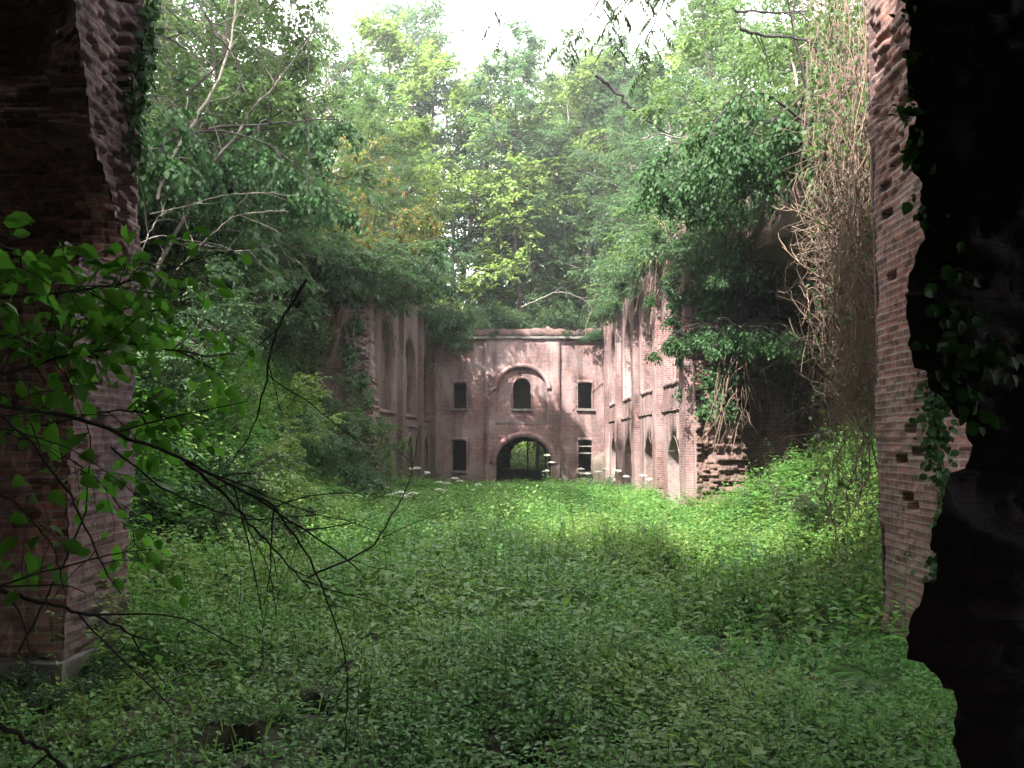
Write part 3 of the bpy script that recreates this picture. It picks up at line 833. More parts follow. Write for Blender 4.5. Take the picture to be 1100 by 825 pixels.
def grow(S, D, Ln, n, droop, wob, rng):
    """batch of branches: start S (m,3), direction D (m,3), length Ln (m,) -> (m,n,3)"""
    m = len(S); P = np.empty((m, n, 3)); P[:, 0] = S; d = norm(np.asarray(D, float))
    droop = np.broadcast_to(np.asarray(droop, float), (m,))
    for i in range(1, n):
        d = norm(d+rng.normal(0, wob, (m, 3))-np.stack([0*droop, 0*droop, droop/n], 1))
        P[:, i] = P[:, i-1]+d*(Ln/(n-1))[:, None]
    return P

def along(P, idx, t):
    """points and tangents at t in 0..1 of polylines P[idx]"""
    n = P.shape[1]; x = np.clip(t, 0, .9999)*(n-1); k = x.astype(int); f = (x-k)[:, None]
    a, b = P[idx, k], P[idx, k+1]
    return a*(1-f)+b*f, norm(b-a)

def side_dirs(T, az, up, spread, rng):
    """directions leaving tangents T sideways"""
    ref = np.where(np.abs(T[:, 2:3]) > .9, [[1., 0, 0]], [[0, 0, 1.]])
    A = norm(np.cross(T, ref)); B = np.cross(A, T)
    d = np.cos(az)[:, None]*A+np.sin(az)[:, None]*B
    return norm(T*(1-spread)+d*spread+np.array([0, 0, 1.])*up)

def foliage(tw, rng, per=8, L=.14, W=.075, t0=.15, jit=.45, droop=.25):
    """leaves in flattish sprays along twigs tw (m,n,3)"""
    m = len(tw)
    idx = np.repeat(np.arange(m), per); t = np.tile(np.linspace(t0, 1, per), m)+rng.normal(0, .04, m*per)
    P, T = along(tw, idx, np.clip(t, 0, 1))
    sgn = np.where(np.arange(m*per) % 2 == 0, 1., -1.)
    S = norm(np.cross(T, [[0, 0, 1.]])+rng.normal(0, .15, T.shape))
    end = (np.arange(m*per) % per == per-1)
    D = T*.55+S*sgn[:, None]*np.where(end, 0, .9)[:, None]+rng.normal(0, .25, T.shape); D[:, 2] -= droop
    Nn = np.array([0, 0, 1.])+rng.normal(0, jit, T.shape)
    sc_ = rng.uniform(.6, 1.15, m*per)
    return leaves(P, D, Nn, L*sc_, W*sc_)

def make_tree(seed, H=12, r0=.16, base=.25, nl=16, ll=3.5, up=(60, 15), droop=.4, subs=6, twigs=6, per=8, L=.16, W=.09, lean=(0, 0),
              wob=.05, stems=1, spread=0.0, twl=.75, jit=.45, tdroop=.3, lth=.30, shape=.8):
    rng = np.random.default_rng(seed)
    ns = 12
    az = rng.uniform(0, 2*PI, stems)
    sd = np.stack([np.cos(az)*spread+lean[0], np.sin(az)*spread+lean[1], np.ones(stems)], 1)
    sl = H*rng.uniform(.75 if stems > 1 else 1, 1, stems)
    so = np.stack([np.cos(az)*.12*(stems > 1), np.sin(az)*.12*(stems > 1), np.full(stems, -.4)], 1)
    ST = grow(so, sd, sl, ns, droop*.5 if stems > 1 else 0, wob, rng)
    tr = r0*np.linspace(1, .22, ns)[None]*rng.uniform(.7, 1, (stems, 1)) if stems > 1 else r0*np.linspace(1, .18, ns)[None]
    wood = [tubes(ST, tr, 7)]
    m = nl*stems
    si = np.repeat(np.arange(stems), nl); t = base+(1-base)*(np.tile(np.arange(nl), stems)+rng.random(m))/nl
    P0, T0 = along(ST, si, t)
    a = np.arange(m)*2.4+rng.normal(0, .4, m)
    f = (t-base)/(1-base)
    el = np.radians(up[0]*f+up[1]*(1-f))+rng.normal(0, .15, m)
    D0 = np.stack([np.cos(a)*np.cos(el), np.sin(a)*np.cos(el), np.sin(el)], 1)
    prof = np.clip(np.sin(np.clip(f*.82+.18, 0, 1)*PI)**shape, .25, 1)
    l0 = ll*prof*rng.uniform(.6, 1.1, m)
    LB = grow(P0, D0, l0, 7, droop, .10, rng)
    lr = np.clip(l0*.012, .012, r0*.5)[:, None]*np.linspace(1, .3, 7)[None]
    wood.append(tubes(LB, lr, 5))
    k = m*subs; li = np.repeat(np.arange(m), subs); ts = lth+(1-lth)*(np.tile(np.arange(subs), m)+rng.random(k))/subs
    P1, T1 = along(LB, li, ts)
    D1 = side_dirs(T1, rng.choice([0, PI], k)+rng.normal(0, .6, k), .10, .62, rng)
    l1 = l0[li]*rng.uniform(.25, .5, k)*(1.15-.5*ts)
    SB = grow(P1, D1, l1, 5, droop*1.2, .14, rng)
    wood.append(tubes(SB, np.clip(l1*.008, .006, .03)[:, None]*np.linspace(1, .4, 5)[None], 3))
    q = k*twigs; bi = np.repeat(np.arange(k), twigs); tt = .15+.85*(np.tile(np.arange(twigs), k)+rng.random(q))/twigs
    P2, T2 = along(SB, bi, tt)
    D2 = side_dirs(T2, rng.choice([0, PI], q)+rng.normal(0, .5, q), .05, .6, rng)
    TW = grow(P2, D2, twl*rng.uniform(.5, 1.1, q), 4, tdroop, .12, rng)
    # twig ends of the limbs themselves
    V, F = foliage(TW, rng, per, L, W, jit=jit, droop=tdroop)
    tip = grow(LB[:, -1], LB[:, -1]-LB[:, -2], l0*.15, 4, droop, .1, rng)
    V2, F2 = foliage(tip, rng, per, L, W, jit=jit)
    return merge(wood), merge([(V, F), (V2, F2)])

PROTO = {}
def proto(name, leaf, bark, **kw):
    (wv, wf), (lv, lf) = make_tree(**kw)
    a = mesh_data(name+'_trunk', wv, wf, smooth=True); a.materials.append(M[bark])
    b = mesh_data(name+'_crown', lv, lf); b.materials.append(M[leaf])
    PROTO[name] = (a, b)
    return len(lf[0])

def plant(kind, name, label, cat, loc, rot=0.0, scale=1.0, group=None, tilt=(0, 0), parts=('trunk', 'crown'), leaf=None, zs=None):
    root = thing(name, label, cat, loc, group, rot)
    root.rotation_euler = (tilt[0], tilt[1], rot)
    root.scale = (scale, scale, scale if zs is None else zs)
    for me, pn in zip(PROTO[kind], parts):
        o = link(pn, me, None, root)
        if leaf and pn == parts[-1]:
            o.material_slots[0].link = 'OBJECT'; o.material_slots[0].material = M[leaf]
    return root

TOTAL = {}
TOTAL['ash'] = proto('ash', 'leaf_cool', 'bark', seed=1, H=16, r0=.2, base=.12, nl=28, ll=4.8, subs=7, twigs=8, per=9, L=.2, W=.10, droop=.5)
TOTAL['maple'] = proto('maple', 'leaf_bright', 'bark', seed=2, H=11, r0=.15, base=.10, nl=24, ll=4.2, subs=7, twigs=8, per=8, L=.2, W=.13, droop=.35, up=(55, 5), jit=.3)
TOTAL['beech'] = proto('beech', 'leaf_wood', 'bark', seed=3, H=14, r0=.18, base=.10, nl=28, ll=4.2, subs=7, twigs=8, per=8, L=.17, W=.10, droop=.6, up=(60, 10), jit=.35)
TOTAL['tallash'] = proto('tallash', 'leaf_cool', 'bark', seed=21, H=19, r0=.22, base=.55, nl=18, ll=4.0, subs=7, twigs=7, per=9, L=.2, W=.10, droop=.5)
TOTAL['pole'] = proto('pole', 'leaf_wood', 'palebark', seed=4, H=15, r0=.10, base=.28, nl=18, ll=2.3, subs=5, twigs=5, per=7, L=.18, W=.1, droop=.4, wob=.035)
TOTAL['pole2'] = proto('pole2', 'leaf_cool', 'bark', seed=14, H=13, r0=.09, base=.2, nl=16, ll=2.6, subs=5, twigs=5, per=7, L=.18, W=.09, droop=.7, wob=.06)
TOTAL['hazel'] = proto('hazel', 'leaf_wood', 'bark', seed=5, H=6.5, r0=.05, base=.18, nl=9, ll=1.9, subs=5, twigs=5, per=7, L=.14, W=.10, stems=8, spread=.55, droop=.9, wob=.07)
TOTAL['shrub'] = proto('shrub', 'leaf_cool', 'darktwig', seed=6, H=3.2, r0=.03, base=.08, nl=7, ll=1.2, subs=4, twigs=5, per=7, L=.12, W=.07, stems=10, spread=.9, droop=1.5, wob=.09, twl=.5)
TOTAL['drape'] = proto('drape', 'leaf_dark', 'darktwig', seed=7, H=3.6, r0=.03, base=.1, nl=7, ll=1.1, subs=4, twigs=5, per=8, L=.12, W=.08, stems=11, spread=1.2, droop=3.4, wob=.10, twl=.5, tdroop=.9)
TOTAL['spray'] = proto('spray', 'leaf_cool', 'darktwig', seed=17, H=3.0, r0=.03, base=.05, nl=7, ll=1.9, subs=5, twigs=4, per=7, L=.17, W=.10, stems=8, spread=1.1, droop=1.2, wob=.10, twl=.55, tdroop=.15, jit=.22, up=(25, 0))
TOTAL['bare'] = proto('bare', 'leaf_wood', 'palebark', seed=8, H=7.5, r0=.045, base=.35, nl=6, ll=1.7, subs=3, twigs=2, per=3, L=.12, W=.07, stems=5, spread=.5, droop=.3, wob=.07)

# ------------------------------------------------------------------ trees and shrubs in view, plus unseen ones added for shade
def put(kind, x, Y, z, name, label, cat, rot=0, scale=1.0, group=None, **kw):
    p = at(x, 400, Y); p[2] = z if z is not None else float(ground_h(p[0], p[1]))
    return plant(kind, name, label, cat, p, rot, scale, group, **kw)

ZT = 8.6
BACK = 'trees on the rampart behind the far facade'
for a in [
    ('ash', 452, 60, .85, 0, 'broad grey-green tree behind the left corner of the far facade'),
    ('pole', 484, 57, 1.05, 1, 'pale slender trunk rising just behind the left upper window of the facade'),
    ('pole2', 508, 66, 1.0, 2, 'thin dark drooping tree left of the bright gap above the facade'),
    ('pole2', 548, 60, .72, 4, 'short thin tree standing over the blind arch of the facade'),
    ('pole', 576, 64, .85, 5, 'slim pale tree over the gateway, beside the small sky hole'),
    ('ash', 622, 68, 1.0, 0.7, 'tall pale green tree right of the small sky hole'),
    ('beech', 600, 85, 1.3, 1.2, 'tallest distant hazy tree right of centre'),
    ('pole', 630, 57, .95, 2.1, 'dark twin-looking slender tree behind the right upper window'),
    ('maple', 655, 60, 1.35, 2.9, 'full light green tree behind the right corner of the facade'),
    ('ash', 690, 72, 1.25, 3.3, 'tall cool green tree beyond the right corner of the court'),
    ('pole2', 425, 70, 1.2, 4.4, 'drooping slender tree far behind the left gallery'),
    ('beech', 385, 64, .6, 5.2, 'dense tree far behind the left gallery, below the sky edge'),
    ('ash', 372, 82, 1.5, 1.9, 'tall distant tree at the left edge of the white sky'),
    ('beech', 545, 108, 1.0, 2.2, 'faint farthest tree straight above the gateway'),
    ('ash', 405, 58, .85, 1.9, 'large pale tree filling the left edge of the white sky'),
    ('maple', 488, 55, 1.0, 2.0, 'broad light tree rooted behind the parapet, left of the blind arch'),
    ('maple', 535, 57, 1.2, 3.3, 'broad light tree straight above the left jamb of the gateway'),
    ('ash', 562, 55, .75, 4.9, 'spreading cool tree straight above the gateway'),
    ('maple', 590, 58, 1.15, .6, 'broad light tree above the right jamb of the gateway'),
    ('ash', 625, 55, .8, 1.4, 'spreading cool tree above the right upper window'),
    ('maple', 455, 56, 1.2, 5.3, 'broad light tree over the left upper window of the facade'),
    ('ash', 518, 58, .92, .9, 'airy tree standing over the parapet, left of the blind arch'),
    ('beech', 575, 56, .80, 5.1, 'full tree rooted on the parapet right above the gateway'),
    ('ash', 612, 66, 1.05, 2.3, 'tall airy tree at the right edge of the white sky'),
    ('beech', 648, 62, 1.1, 4.0, 'tall full tree below the hanging ash sprays'),
    ('maple', 528, 63, .95, 1.7, 'round-crowned tree above the left edge of the blind arch'),
    ('maple', 602, 61, 1.0, 4.4, 'light green tree between the blind arch and the right upper window'),
    ('beech', 640, 75, 1.25, 5.9, 'dense tree behind the light green ones right of the gateway'),
    ('ash', 440, 58, .7, 2.8, 'cool green tree right behind the left gallery end'),
    ('beech', 668, 56, .9, 1.1, 'dense tree standing on the right corner of the rampart'),
    ('maple', 716, 60, 1.3, .2, 'broad light tree far behind the right gallery'),
    ('beech', 760, 66, 1.4, 2.0, 'dense distant tree at the upper right of the court'),
]:
    put(a[0], a[1], a[2], ZT if a[2] < 62 else None, 'tree', a[5], 'tree', a[4], a[3]*(1.5 if a[2] < 62 else 1.95), BACK)
LEFT = 'trees on the rampart above the left side of the court'
for a in [
    ('maple', 402, 40, .8, 1.0, 'bright yellow-green maple leaning out over the left gallery', 'leaf_bright', (0, .02)),
    ('pole', 330, 44, 1.2, 0.5, 'pale straight trunk high above the left gallery', None, (0, .05)),
    ('ash', 340, 50, 1.2, 2.5, 'large cool green tree above the middle of the left gallery', None, (0, .08)),
    ('beech', 290, 34, .95, 3.0, 'mid-green tree over the left crossing wall', None, (0, .12)),
    ('pole2', 262, 30, 1.1, 4.0, 'long thin leaning sapling above the left crossing wall', None, (.05, .32)),
    ('pole', 190, 26, 1.1, 1.5, 'diagonal leaning bare-stemmed tree over the left bank', None, (-.1, .42)),
    ('hazel', 205, 24, 1.15, 2.0, 'dense many-stemmed hazel on the edge above the left bank', None, (0, .22)),
    ('beech', 175, 33, 1.1, .2, 'dark leafy tree behind the hazels on the left', None, (0, .1)),
    ('hazel', 120, 18.5, 1.0, .9, 'hazel close behind the top of the left pier', None, (0, .3)),
    ('bare', 232, 21.5, 1.0, 5.0, 'half-bare arching stems over the left bank', None, (0, .45)),
    ('hazel', 335, 31, .8, 3.8, 'autumn-tinted orange and green bush above the left crossing wall', 'leaf_autumn', (0, .3)),
    ('ash', 392, 44, .75, 5.9, 'airy tree above the second blind arch of the left gallery', None, (0, .1)),
    ('beech', 398, 38.5, .72, 2.9, 'compact green tree above the near pilaster of the left gallery', None, (0, .1)),
    ('beech', 385, 46, .85, 4.6, 'dense tree shading the far end of the left gallery', None, (0, .15)),
    ('ash', 352, 52, 1.0, 2.2, 'tall spreading tree closing the left side of the sky gap', None, (0, .06)),
    ('ash', 375, 36, .48, 1.4, 'cool green tree over the near blind arch of the left gallery', None, (0, .2)),
    ('beech', 215, 22, .75, 5.7, 'leafy tree filling the corner above the left bank', None, (0, .25)),
    ('ash', 160, 27, 1.15, 3.6, 'tall tree against the sky left, behind the diagonal stems', None, (0, .1)),
    ('beech', -110, 14, 1.1, 2.6, 'unseen tall tree added above the left side wall to dapple the floor', None, (0, .1)),  # out of view, added for dappled shade on the floor
    ('ash', -300, 11, 1.1, 4.6, 'unseen tall tree added above the left pier to dapple the floor', None, (0, 0)),  # another unseen tree added to break up the sun
    ('maple', 240, 46, 1.4, 2.2, 'tall bright tree far up on the left rampart', None, (0, .06)),
]:
    put(a[0], a[1], a[2], ZT, 'tree', a[5], 'tree', a[4], a[3], LEFT, leaf=a[6], tilt=a[7])
RIGHT = 'trees on the rampart above the right side of the court'
for a in [
    ('maple', 742, 44, 1.0, .3, 'bright leafy maple above the far half of the right gallery', 'leaf_cool', (0, -.15)),
    ('beech', 775, 37, .95, 1.3, 'full green tree above the near end of the right gallery', None, (0, -.12)),
    ('ash', 800, 48, 1.2, 2.3, 'tall cool tree far up on the right rampart', None, (0, -.08)),
    ('maple', 822, 29, .8, 3.1, 'fresh green overhanging maple above the dark recess', 'leaf_wood', (0, -.35)),
    ('pole', 868, 33, 1.0, 4.2, 'pale thin trunk above the dark recess', None, (0, -.1)),
    ('hazel', 900, 24, 1.1, 5.1, 'hazel clump on the edge over the dark recess', None, (0, -.25)),
    ('beech', 945, 27, 1.0, 0.1, 'dark leafy tree close behind the right pier', None, (0, -.1)),
    ('ash', 690, 50, .95, 3.6, 'tall spreading tree closing the right side of the sky gap', None, (0, -.06)),
    ('maple', 655, 52, 1.0, 1.6, 'light tree right behind the far corner of the right gallery', 'leaf_cool', (0, -.1)),
    ('ash', 765, 40, .8, 5.0, 'cool green tree leaning over the second arch of the right gallery', None, (0, -.25)),
    ('maple', 850, 22, .6, 1.0, 'fresh green low branches over the edge beside the hanging vines', 'leaf_wood', (0, -.45)),
    ('bare', 880, 18, .9, 2.0, 'half-bare arching stems beside the hanging vines', None, (0, -.3)),
]:
    put(a[0], a[1], a[2], ZT, 'tree', a[5], 'tree', a[4], a[3], RIGHT, leaf=a[6], tilt=a[7])
for k, (x, y, kd, sc_, l) in enumerate([(-8.6, 5.6, 'beech', .6, 'unseen tree added above the hall to shade the middle floor'), (-8.2, 1.2, 'maple', .8, 'unseen maple added above the hall to shade the middle floor')]):
    plant(kd, 'tree', l, 'tree', (x, y, ZT), k*2.1, sc_, LEFT)  # unseen trees added to keep sun off the middle floor
for k, (x, y, l) in enumerate([(-9.8, 23.5, 'high-crowned ash added over the left bank to shade the right gallery')]):
    plant('tallash', 'tree', l, 'tree', (x, y, ZT), k*2.6+.4, 1.0, LEFT, tilt=(0, .10))  # added for its shade, with the crown above the view
# beyond the gate passage
for a in [('hazel', 540, 94, .9, .2, 'sunlit bush seen through the gateway, left half'), ('hazel', 580, 97, 1.0, 1.2, 'sunlit bush seen through the gateway, right half'),
          ('maple', 563, 112, 1.0, 2.4, 'light green tree closing the view through the gateway')]:
    put(a[0], a[1], a[2], None, 'bush' if a[0] == 'hazel' else 'tree', a[5], 'bush' if a[0] == 'hazel' else 'tree', a[4], a[3], 'greenery beyond the gateway', leaf='leaf_bright')

# shrubs along the wall tops, hanging down over the brick
EDGE = 'shrubs growing on the wall tops'
for a in [
    ('drape', 470, 51.3, 8.5, .8, .3, 'dark shrub hanging over the left corner of the facade', None),
    ('shrub', 500, 51.5, 8.7, 1.0, 1.3, 'shrub on the parapet above the left upper window', None),
    ('shrub', 532, 51.8, 8.7, .9, 2.3, 'low shrub on the parapet left of the blind arch', 'leaf_dark'),
    ('shrub', 560, 52.5, 8.8, 1.0, 3.9, 'green shrub on the parapet over the blind arch', 'leaf_wood'),
    ('shrub', 590, 51.8, 8.7, .85, 3.1, 'small shrub on the parapet right of the blind arch', None),
    ('shrub', 618, 52.0, 8.7, 1.0, 4.1, 'shrub on the parapet above the right upper window', 'leaf_dark'),
    ('spray', 690, 36, 9.0, .7, .2, 'layered bush over the pilaster between second and third right arches', None),
    ('spray', 716, 30.5, 9.2, .75, 1.2, 'layered bush on top of the near right arch', 'leaf_wood'),
    ('spray', 670, 43, 9.2, .7, 2.2, 'layered bush over the far pilasters of the right gallery', None),
    ('spray', 474, 47, 8.4, .85, 3.2, 'pale layered branch drooping before the left upper window of the facade', None),
    ('drape', 452, 43, 9.0, .8, 1.7, 'dark hanging bush in the left corner of the court', None),
    ('spray', 398, 28.6, 7.6, .8, 4.2, 'leafy spray covering the top of the crumbled wall end', 'leaf_wood'),
    ('spray', 375, 28.0, 7.6, .9, 5.0, 'leafy spray left of the crumbled wall end', None),
    ('spray', 425, 34, 9.1, .8, 5.7, 'leafy spray over the near left blind arch', None),
    ('drape', 492, 50.6, 8.9, .55, 2.2, 'dark fringe hanging over the cornice above the left upper window', None),
    ('drape', 540, 50.9, 8.9, .5, 4.0, 'dark fringe hanging over the cornice left of the blind arch', None),
    ('drape', 603, 50.8, 8.9, .5, 1.1, 'dark fringe hanging over the cornice right of the blind arch', None),
    ('shrub', 575, 51.3, 8.6, .7, 5.2, 'low dark tuft on the parapet above the keystone', 'leaf_dark'),
    ('drape', 652, 50.2, 8.8, .6, 5.1, 'dark shrub hanging into the right corner of the court', None),
    ('drape', 462, 44.5, 9.2, .75, .6, 'dark shrub hanging over the far end of the left gallery', None),
    ('shrub', 446, 39, 9.3, 1.0, 1.6, 'bushy overhang above the middle of the left gallery', None),
    ('drape', 436, 37, 9.3, .6, 2.6, 'dark leafy fringe above the tall left blind arch', None),
    ('shrub', 405, 31.5, 9.2, 1.0, 3.6, 'shrub on the crumbling end of the left gallery', 'leaf_autumn'),
    ('drape', 372, 29, 8.6, 1.2, 4.6, 'trailing shrub on top of the left crossing wall', None),
    ('shrub', 335, 28, 8.4, 1.3, 5.6, 'orange-tinted shrub spilling over the left crossing wall', 'leaf_autumn'),
    ('spray', 290, 27.5, 8.0, 1.3, .9, 'dark ivy bush spilling down the left crossing wall', None),
    ('shrub', 245, 25, 8.3, 1.5, 1.9, 'tangled shrub at the inner corner above the left bank', 'leaf_wood'),
    ('spray', 205, 22, 8.0, 1.5, 2.9, 'hanging shrub on the left side wall, nearer the corner', None),
    ('shrub', 172, 19, 8.2, 1.4, 3.9, 'spreading shrub on top of the left side wall', 'leaf_wood'),
    ('drape', 140, 15.5, 8.0, 1.3, 4.9, 'hanging shrub on the left side wall beside the pier', None),
    ('drape', 662, 45, 9.2, .6, .2, 'dark shrub over the far arch of the right gallery', None),
    ('shrub', 684, 39, 9.3, .8, 1.2, 'green bush over the second arch of the right gallery', 'leaf_wood'),
    ('drape', 706, 34.5, 9.4, .6, 2.2, 'dark trailing bush above the third arch of the right gallery', None),
    ('shrub', 730, 30, 9.5, .8, 3.2, 'bush on the near arch of the right gallery', None),
    ('spray', 764, 26, 8.6, 1.0, 4.2, 'large dark bush hanging down the end of the right gallery', None),
    ('drape', 778, 24.6, 7.2, .75, 2.9, 'dark bush covering the upper part of the broken stump', None),
    ('spray', 785, 24, 7.6, .8, 5.2, 'layered green bush hanging before the dark recess', None),
    ('shrub', 790, 23, 8.6, 1.1, .5, 'light-tipped shrub leaning out above the dark recess', 'leaf_cool'),
    ('shrub', 850, 19, 9.0, 1.2, 2.5, 'shrub on the vault beside the hanging vines', 'leaf_wood'),
    ('drape', 880, 15, 8.2, 1.0, 3.5, 'trailing shrub behind the hanging vines', None),
]:
    p = at(a[1], 400, a[2]); p[2] = a[3]
    plant(a[0], 'shrub', a[6], 'shrub', p, a[5], a[4], EDGE, parts=('stem', 'foliage'), leaf=a[7])
# ivy bush low on the gallery end
p = at(782, 345, 24.3)
plant('drape', 'ivy_bush', 'dark ivy bush clinging to the broken end of the right gallery', 'ivy', p, .4, .8, parts=('stem', 'foliage'))

# the wood behind, where no tree can be told from the next
def wood():
    rng = np.random.default_rng(55)
    n = 60000
    x = rng.uniform(-100, 100, n); y = rng.uniform(135, 170, n)
    ht = 20+7*fbm(x*.06, y*.05, 0, 3, 3)+5*fbm(x*.25, y*.2, 0, 4, 3)
    z = ht*rng.random(n)**.8
    k = fbm(x*.22, y*.22, z*.3, 8, 4)+.25*rng.normal(0, .4, n) > -.08
    P = np.stack([x, y, z+9], 1)[k]; m = len(P)
    a = rng.uniform(0, 2*PI, m)
    V, F = leaves(P, np.stack([np.cos(a), np.sin(a), rng.normal(-.2, .3, m)], 1), np.array([0, 0, 1.])+rng.normal(0, .6, (m, 3)), rng.uniform(.6, 1.1, m), rng.uniform(.4, .7, m))
    tag(part('woods', V, F, M['leaf_wood'], uvs=False), 'far wood closing the view beyond the rampart', kind='stuff')
    xs = rng.uniform(-70, 70, 120); ys = rng.uniform(134, 168, 120)
    P = np.stack([np.stack([xs+rng.normal(0, .3, 120)*q, ys, np.full(120, 8+q*5.5)], 1) for q in range(5)], 1)
    V, F = tubes(P, np.full((120, 5), .16)*np.linspace(1, .4, 5), 5)
    tag(part('woods', V, F, M['bark'], uvs=False), 'trunks in the far wood beyond the rampart', kind='stuff')
wood()
# ------------------------------------------------------------------ ground cover (nobody could count it)
def ok_ground(x, y):
    r = (x > -9.2) & (x < 9.4)
    r &= ~((y > 28.0) & (x < -5.0)) & ~((y > 25.0) & (x > 5.15)) & (y < 49.7)
    r &= ~((y > 7.6) & (y < 9.2) & (x < -4.0)) & ~((y > 8.1) & (y < 9.7) & (x > 3.95))
    r &= ~((np.abs(x) > 6.1) & (y < 8))
    return r


def seen(x, y, m=.6):
    X = 556+915*x/np.maximum(y, .1)
    return (X > -60-200*m) & (X < 1160+200*m)

def cover(name, label, y0, y1, n, hmin, hmax, L0, per, seed, xr=(-9.4, 9.6), where=None, thin=0.0, tb=0.0):
    rng = np.random.default_rng(seed)
    y = rng.uniform(y0, y1, n); x = rng.uniform(*xr, n)
    k = (ok_ground(x, y) if where is None else where(x, y)) & seen(x, y)
    x, y = x[k], y[k]
    cl = fbm(x*.55, y*.55, 0, seed, 4)
    k = rng.random(len(x)) < np.clip(.85+1.3*cl-thin, .12, 1)
    for hx, hy, hr in HOLLOWS: k &= ((x-hx)/hr)**2+((y-hy)/(hr*.75))**2 > .18
    x, y, cl = x[k], y[k], cl[k]
    n = len(x); z = ground_h(x, y)
    bank = np.clip((z-.5)/1.5, 0, 1)
    h = (hmin+(hmax-hmin)*np.clip(.45+1.1*cl+rng.normal(0, .18, n), .05, 1.3))*(1+.6*bank)
    az = rng.uniform(0, 2*PI, n)
    lean = rng.normal(0, .18, (n, 2))
    i = np.repeat(np.arange(n), per); q = np.tile(np.arange(per), n)
    f = (q//2+1)/(per//2+.001); f = np.clip(f+rng.normal(0, .08, n*per), .1, 1.05)
    a = az[i]+(q % 2)*PI+(q//2)*PI/2+rng.normal(0, .35, n*per)
    r0 = .015
    P = np.stack([x[i]+lean[i, 0]*h[i]*f+r0*np.cos(a), y[i]+lean[i, 1]*h[i]*f+r0*np.sin(a), z[i]+h[i]*f], 1)
    el = rng.normal(.12, .3, n*per)-.25*(1-f)
    D = np.stack([np.cos(a)*np.cos(el), np.sin(a)*np.cos(el), np.sin(el)], 1)
    N_ = np.stack([-np.cos(a)*np.sin(el)*.6, -np.sin(a)*np.sin(el)*.6, np.ones(n*per)], 1)+rng.normal(0, .22, (n*per, 3))
    L = L0*rng.uniform(.55, 1.35, n*per)*(1.15-.45*f)*(.8+.5*rng.random(n))[i]*(1+.25*bank[i])
    V, F = leaves(P, D, N_, L, L*rng.uniform(.45, .7, n*per), fold=.16)
    tint = np.clip(.30+.9*fbm(x*.8+9, y*.8, 0, seed+3, 3)+tb+rng.normal(0, .18, n), 0, 1)[i]
    S0 = np.stack([x, y, z-.02], 1); S1 = np.stack([x+lean[:, 0]*h, y+lean[:, 1]*h, z+h], 1)
    k = rng.random(n) < .5
    sv, sf = tubes(np.stack([S0[k], (S0[k]*.5+S1[k]*.5), S1[k]], 1), np.full((k.sum(), 3), .0022+.00012*y0), 3)
    nl = len(V)
    T = np.concatenate([tint, tint, np.full(len(sf[0]), .15)])
    o = part(name, np.concatenate([V, sv]), [F[0], sf[0]+nl], M['cover'], uvs=False, tint=T)
    tag(o, label, kind='stuff')
    return n*per

nlv = 0
nlv += cover('ground_cover', 'low nettles and creeping leaves on the shaded near floor', 3.4, 10, 17000, .08, .55, .060, 12, 1)
nlv += cover('ground_cover', 'creeping leaves close to the near floor', 3.4, 11, 14000, .02, .12, .055, 6, 2)
nlv += cover('ground_cover', 'broad-leaved weeds dotted over the near floor', 3.6, 13, 900, .12, .5, .095, 8, 11, thin=.2)
nlv += cover('ground_cover', 'broad-leaved weeds dotted over the middle and far floor', 13, 40, 2600, .2, .75, .19, 8, 12, thin=.2, tb=.1)
nlv += cover('ground_cover', 'knee-high nettles across the middle of the court', 10, 22, 17000, .1, .8, .09, 12, 3, tb=.05)
nlv += cover('ground_cover', 'low leaves across the middle of the court', 10, 24, 9000, .03, .15, .08, 6, 4)
nlv += cover('ground_cover', 'tall nettle clumps standing out of the near and middle floor', 7.5, 26, 4200, .35, 1.0, .11, 16, 13, thin=.45, tb=.05)
nlv += cover('ground_cover', 'bright nettles and grass on the far floor of the court', 22, 49.6, 15000, .08, .5, .13, 12, 5, xr=(-5.2, 5.4), tb=.12)
nlv += cover('ground_cover', 'rank growth on the left bank', 9, 30, 9500, .15, .8, .12, 12, 6, xr=(-9.4, -3.6), thin=-.1)
nlv += cover('ground_cover', 'rank growth on the heap before the dark recess', 9.8, 25, 5000, .1, .6, .10, 12, 7, xr=(3.2, 9.4), tb=.12)
nlv += cover('ground_cover', 'bright grass outside beyond the gateway', 62.9, 96, 6000, .1, .6, .2, 10, 8, xr=(-5, 6), where=lambda x, y: x > -99, tb=1.2)
nlv += cover('ground_cover', 'weeds at the foot of the far walls', 40, 49.7, 900, .2, .65, .13, 12, 9, xr=(-5, 5.25), where=lambda x, y: ((x < -3.4) | (x > 2.3)) & (y > 42))

# fine grass blades
def grass(seed, y0, y1, n, hh, label):
    rng = np.random.default_rng(seed)
    y = rng.uniform(y0, y1, n); x = rng.uniform(-5.2, 5.2, n)
    k = ok_ground(x, y) & seen(x, y, .1) & (fbm(x*.7, y*.7, 0, seed, 3)+rng.normal(0, .2, n) > .0); x, y = x[k], y[k]; n = len(x)
    a = rng.uniform(0, 2*PI, n); D = np.stack([np.cos(a)*.35, np.sin(a)*.35, np.ones(n)], 1)
    P = np.stack([x, y, ground_h(x, y)], 1); h = hh*rng.uniform(.5, 1.3, n)
    V, F = leaves(P, D, np.stack([-np.cos(a), -np.sin(a), .3*np.ones(n)], 1), h, .010+.0006*y, fold=.1)
    tag(part('grass', V, F, M['cover'], uvs=False, tint=np.tile(rng.uniform(.3, 1, n), 2)), label, kind='stuff')
grass(31, 4, 18, 3500, .26, 'thin grass blades among the nettles on the near floor')
grass(32, 18, 49, 7000, .4, 'thin grass blades on the sunlit far floor')

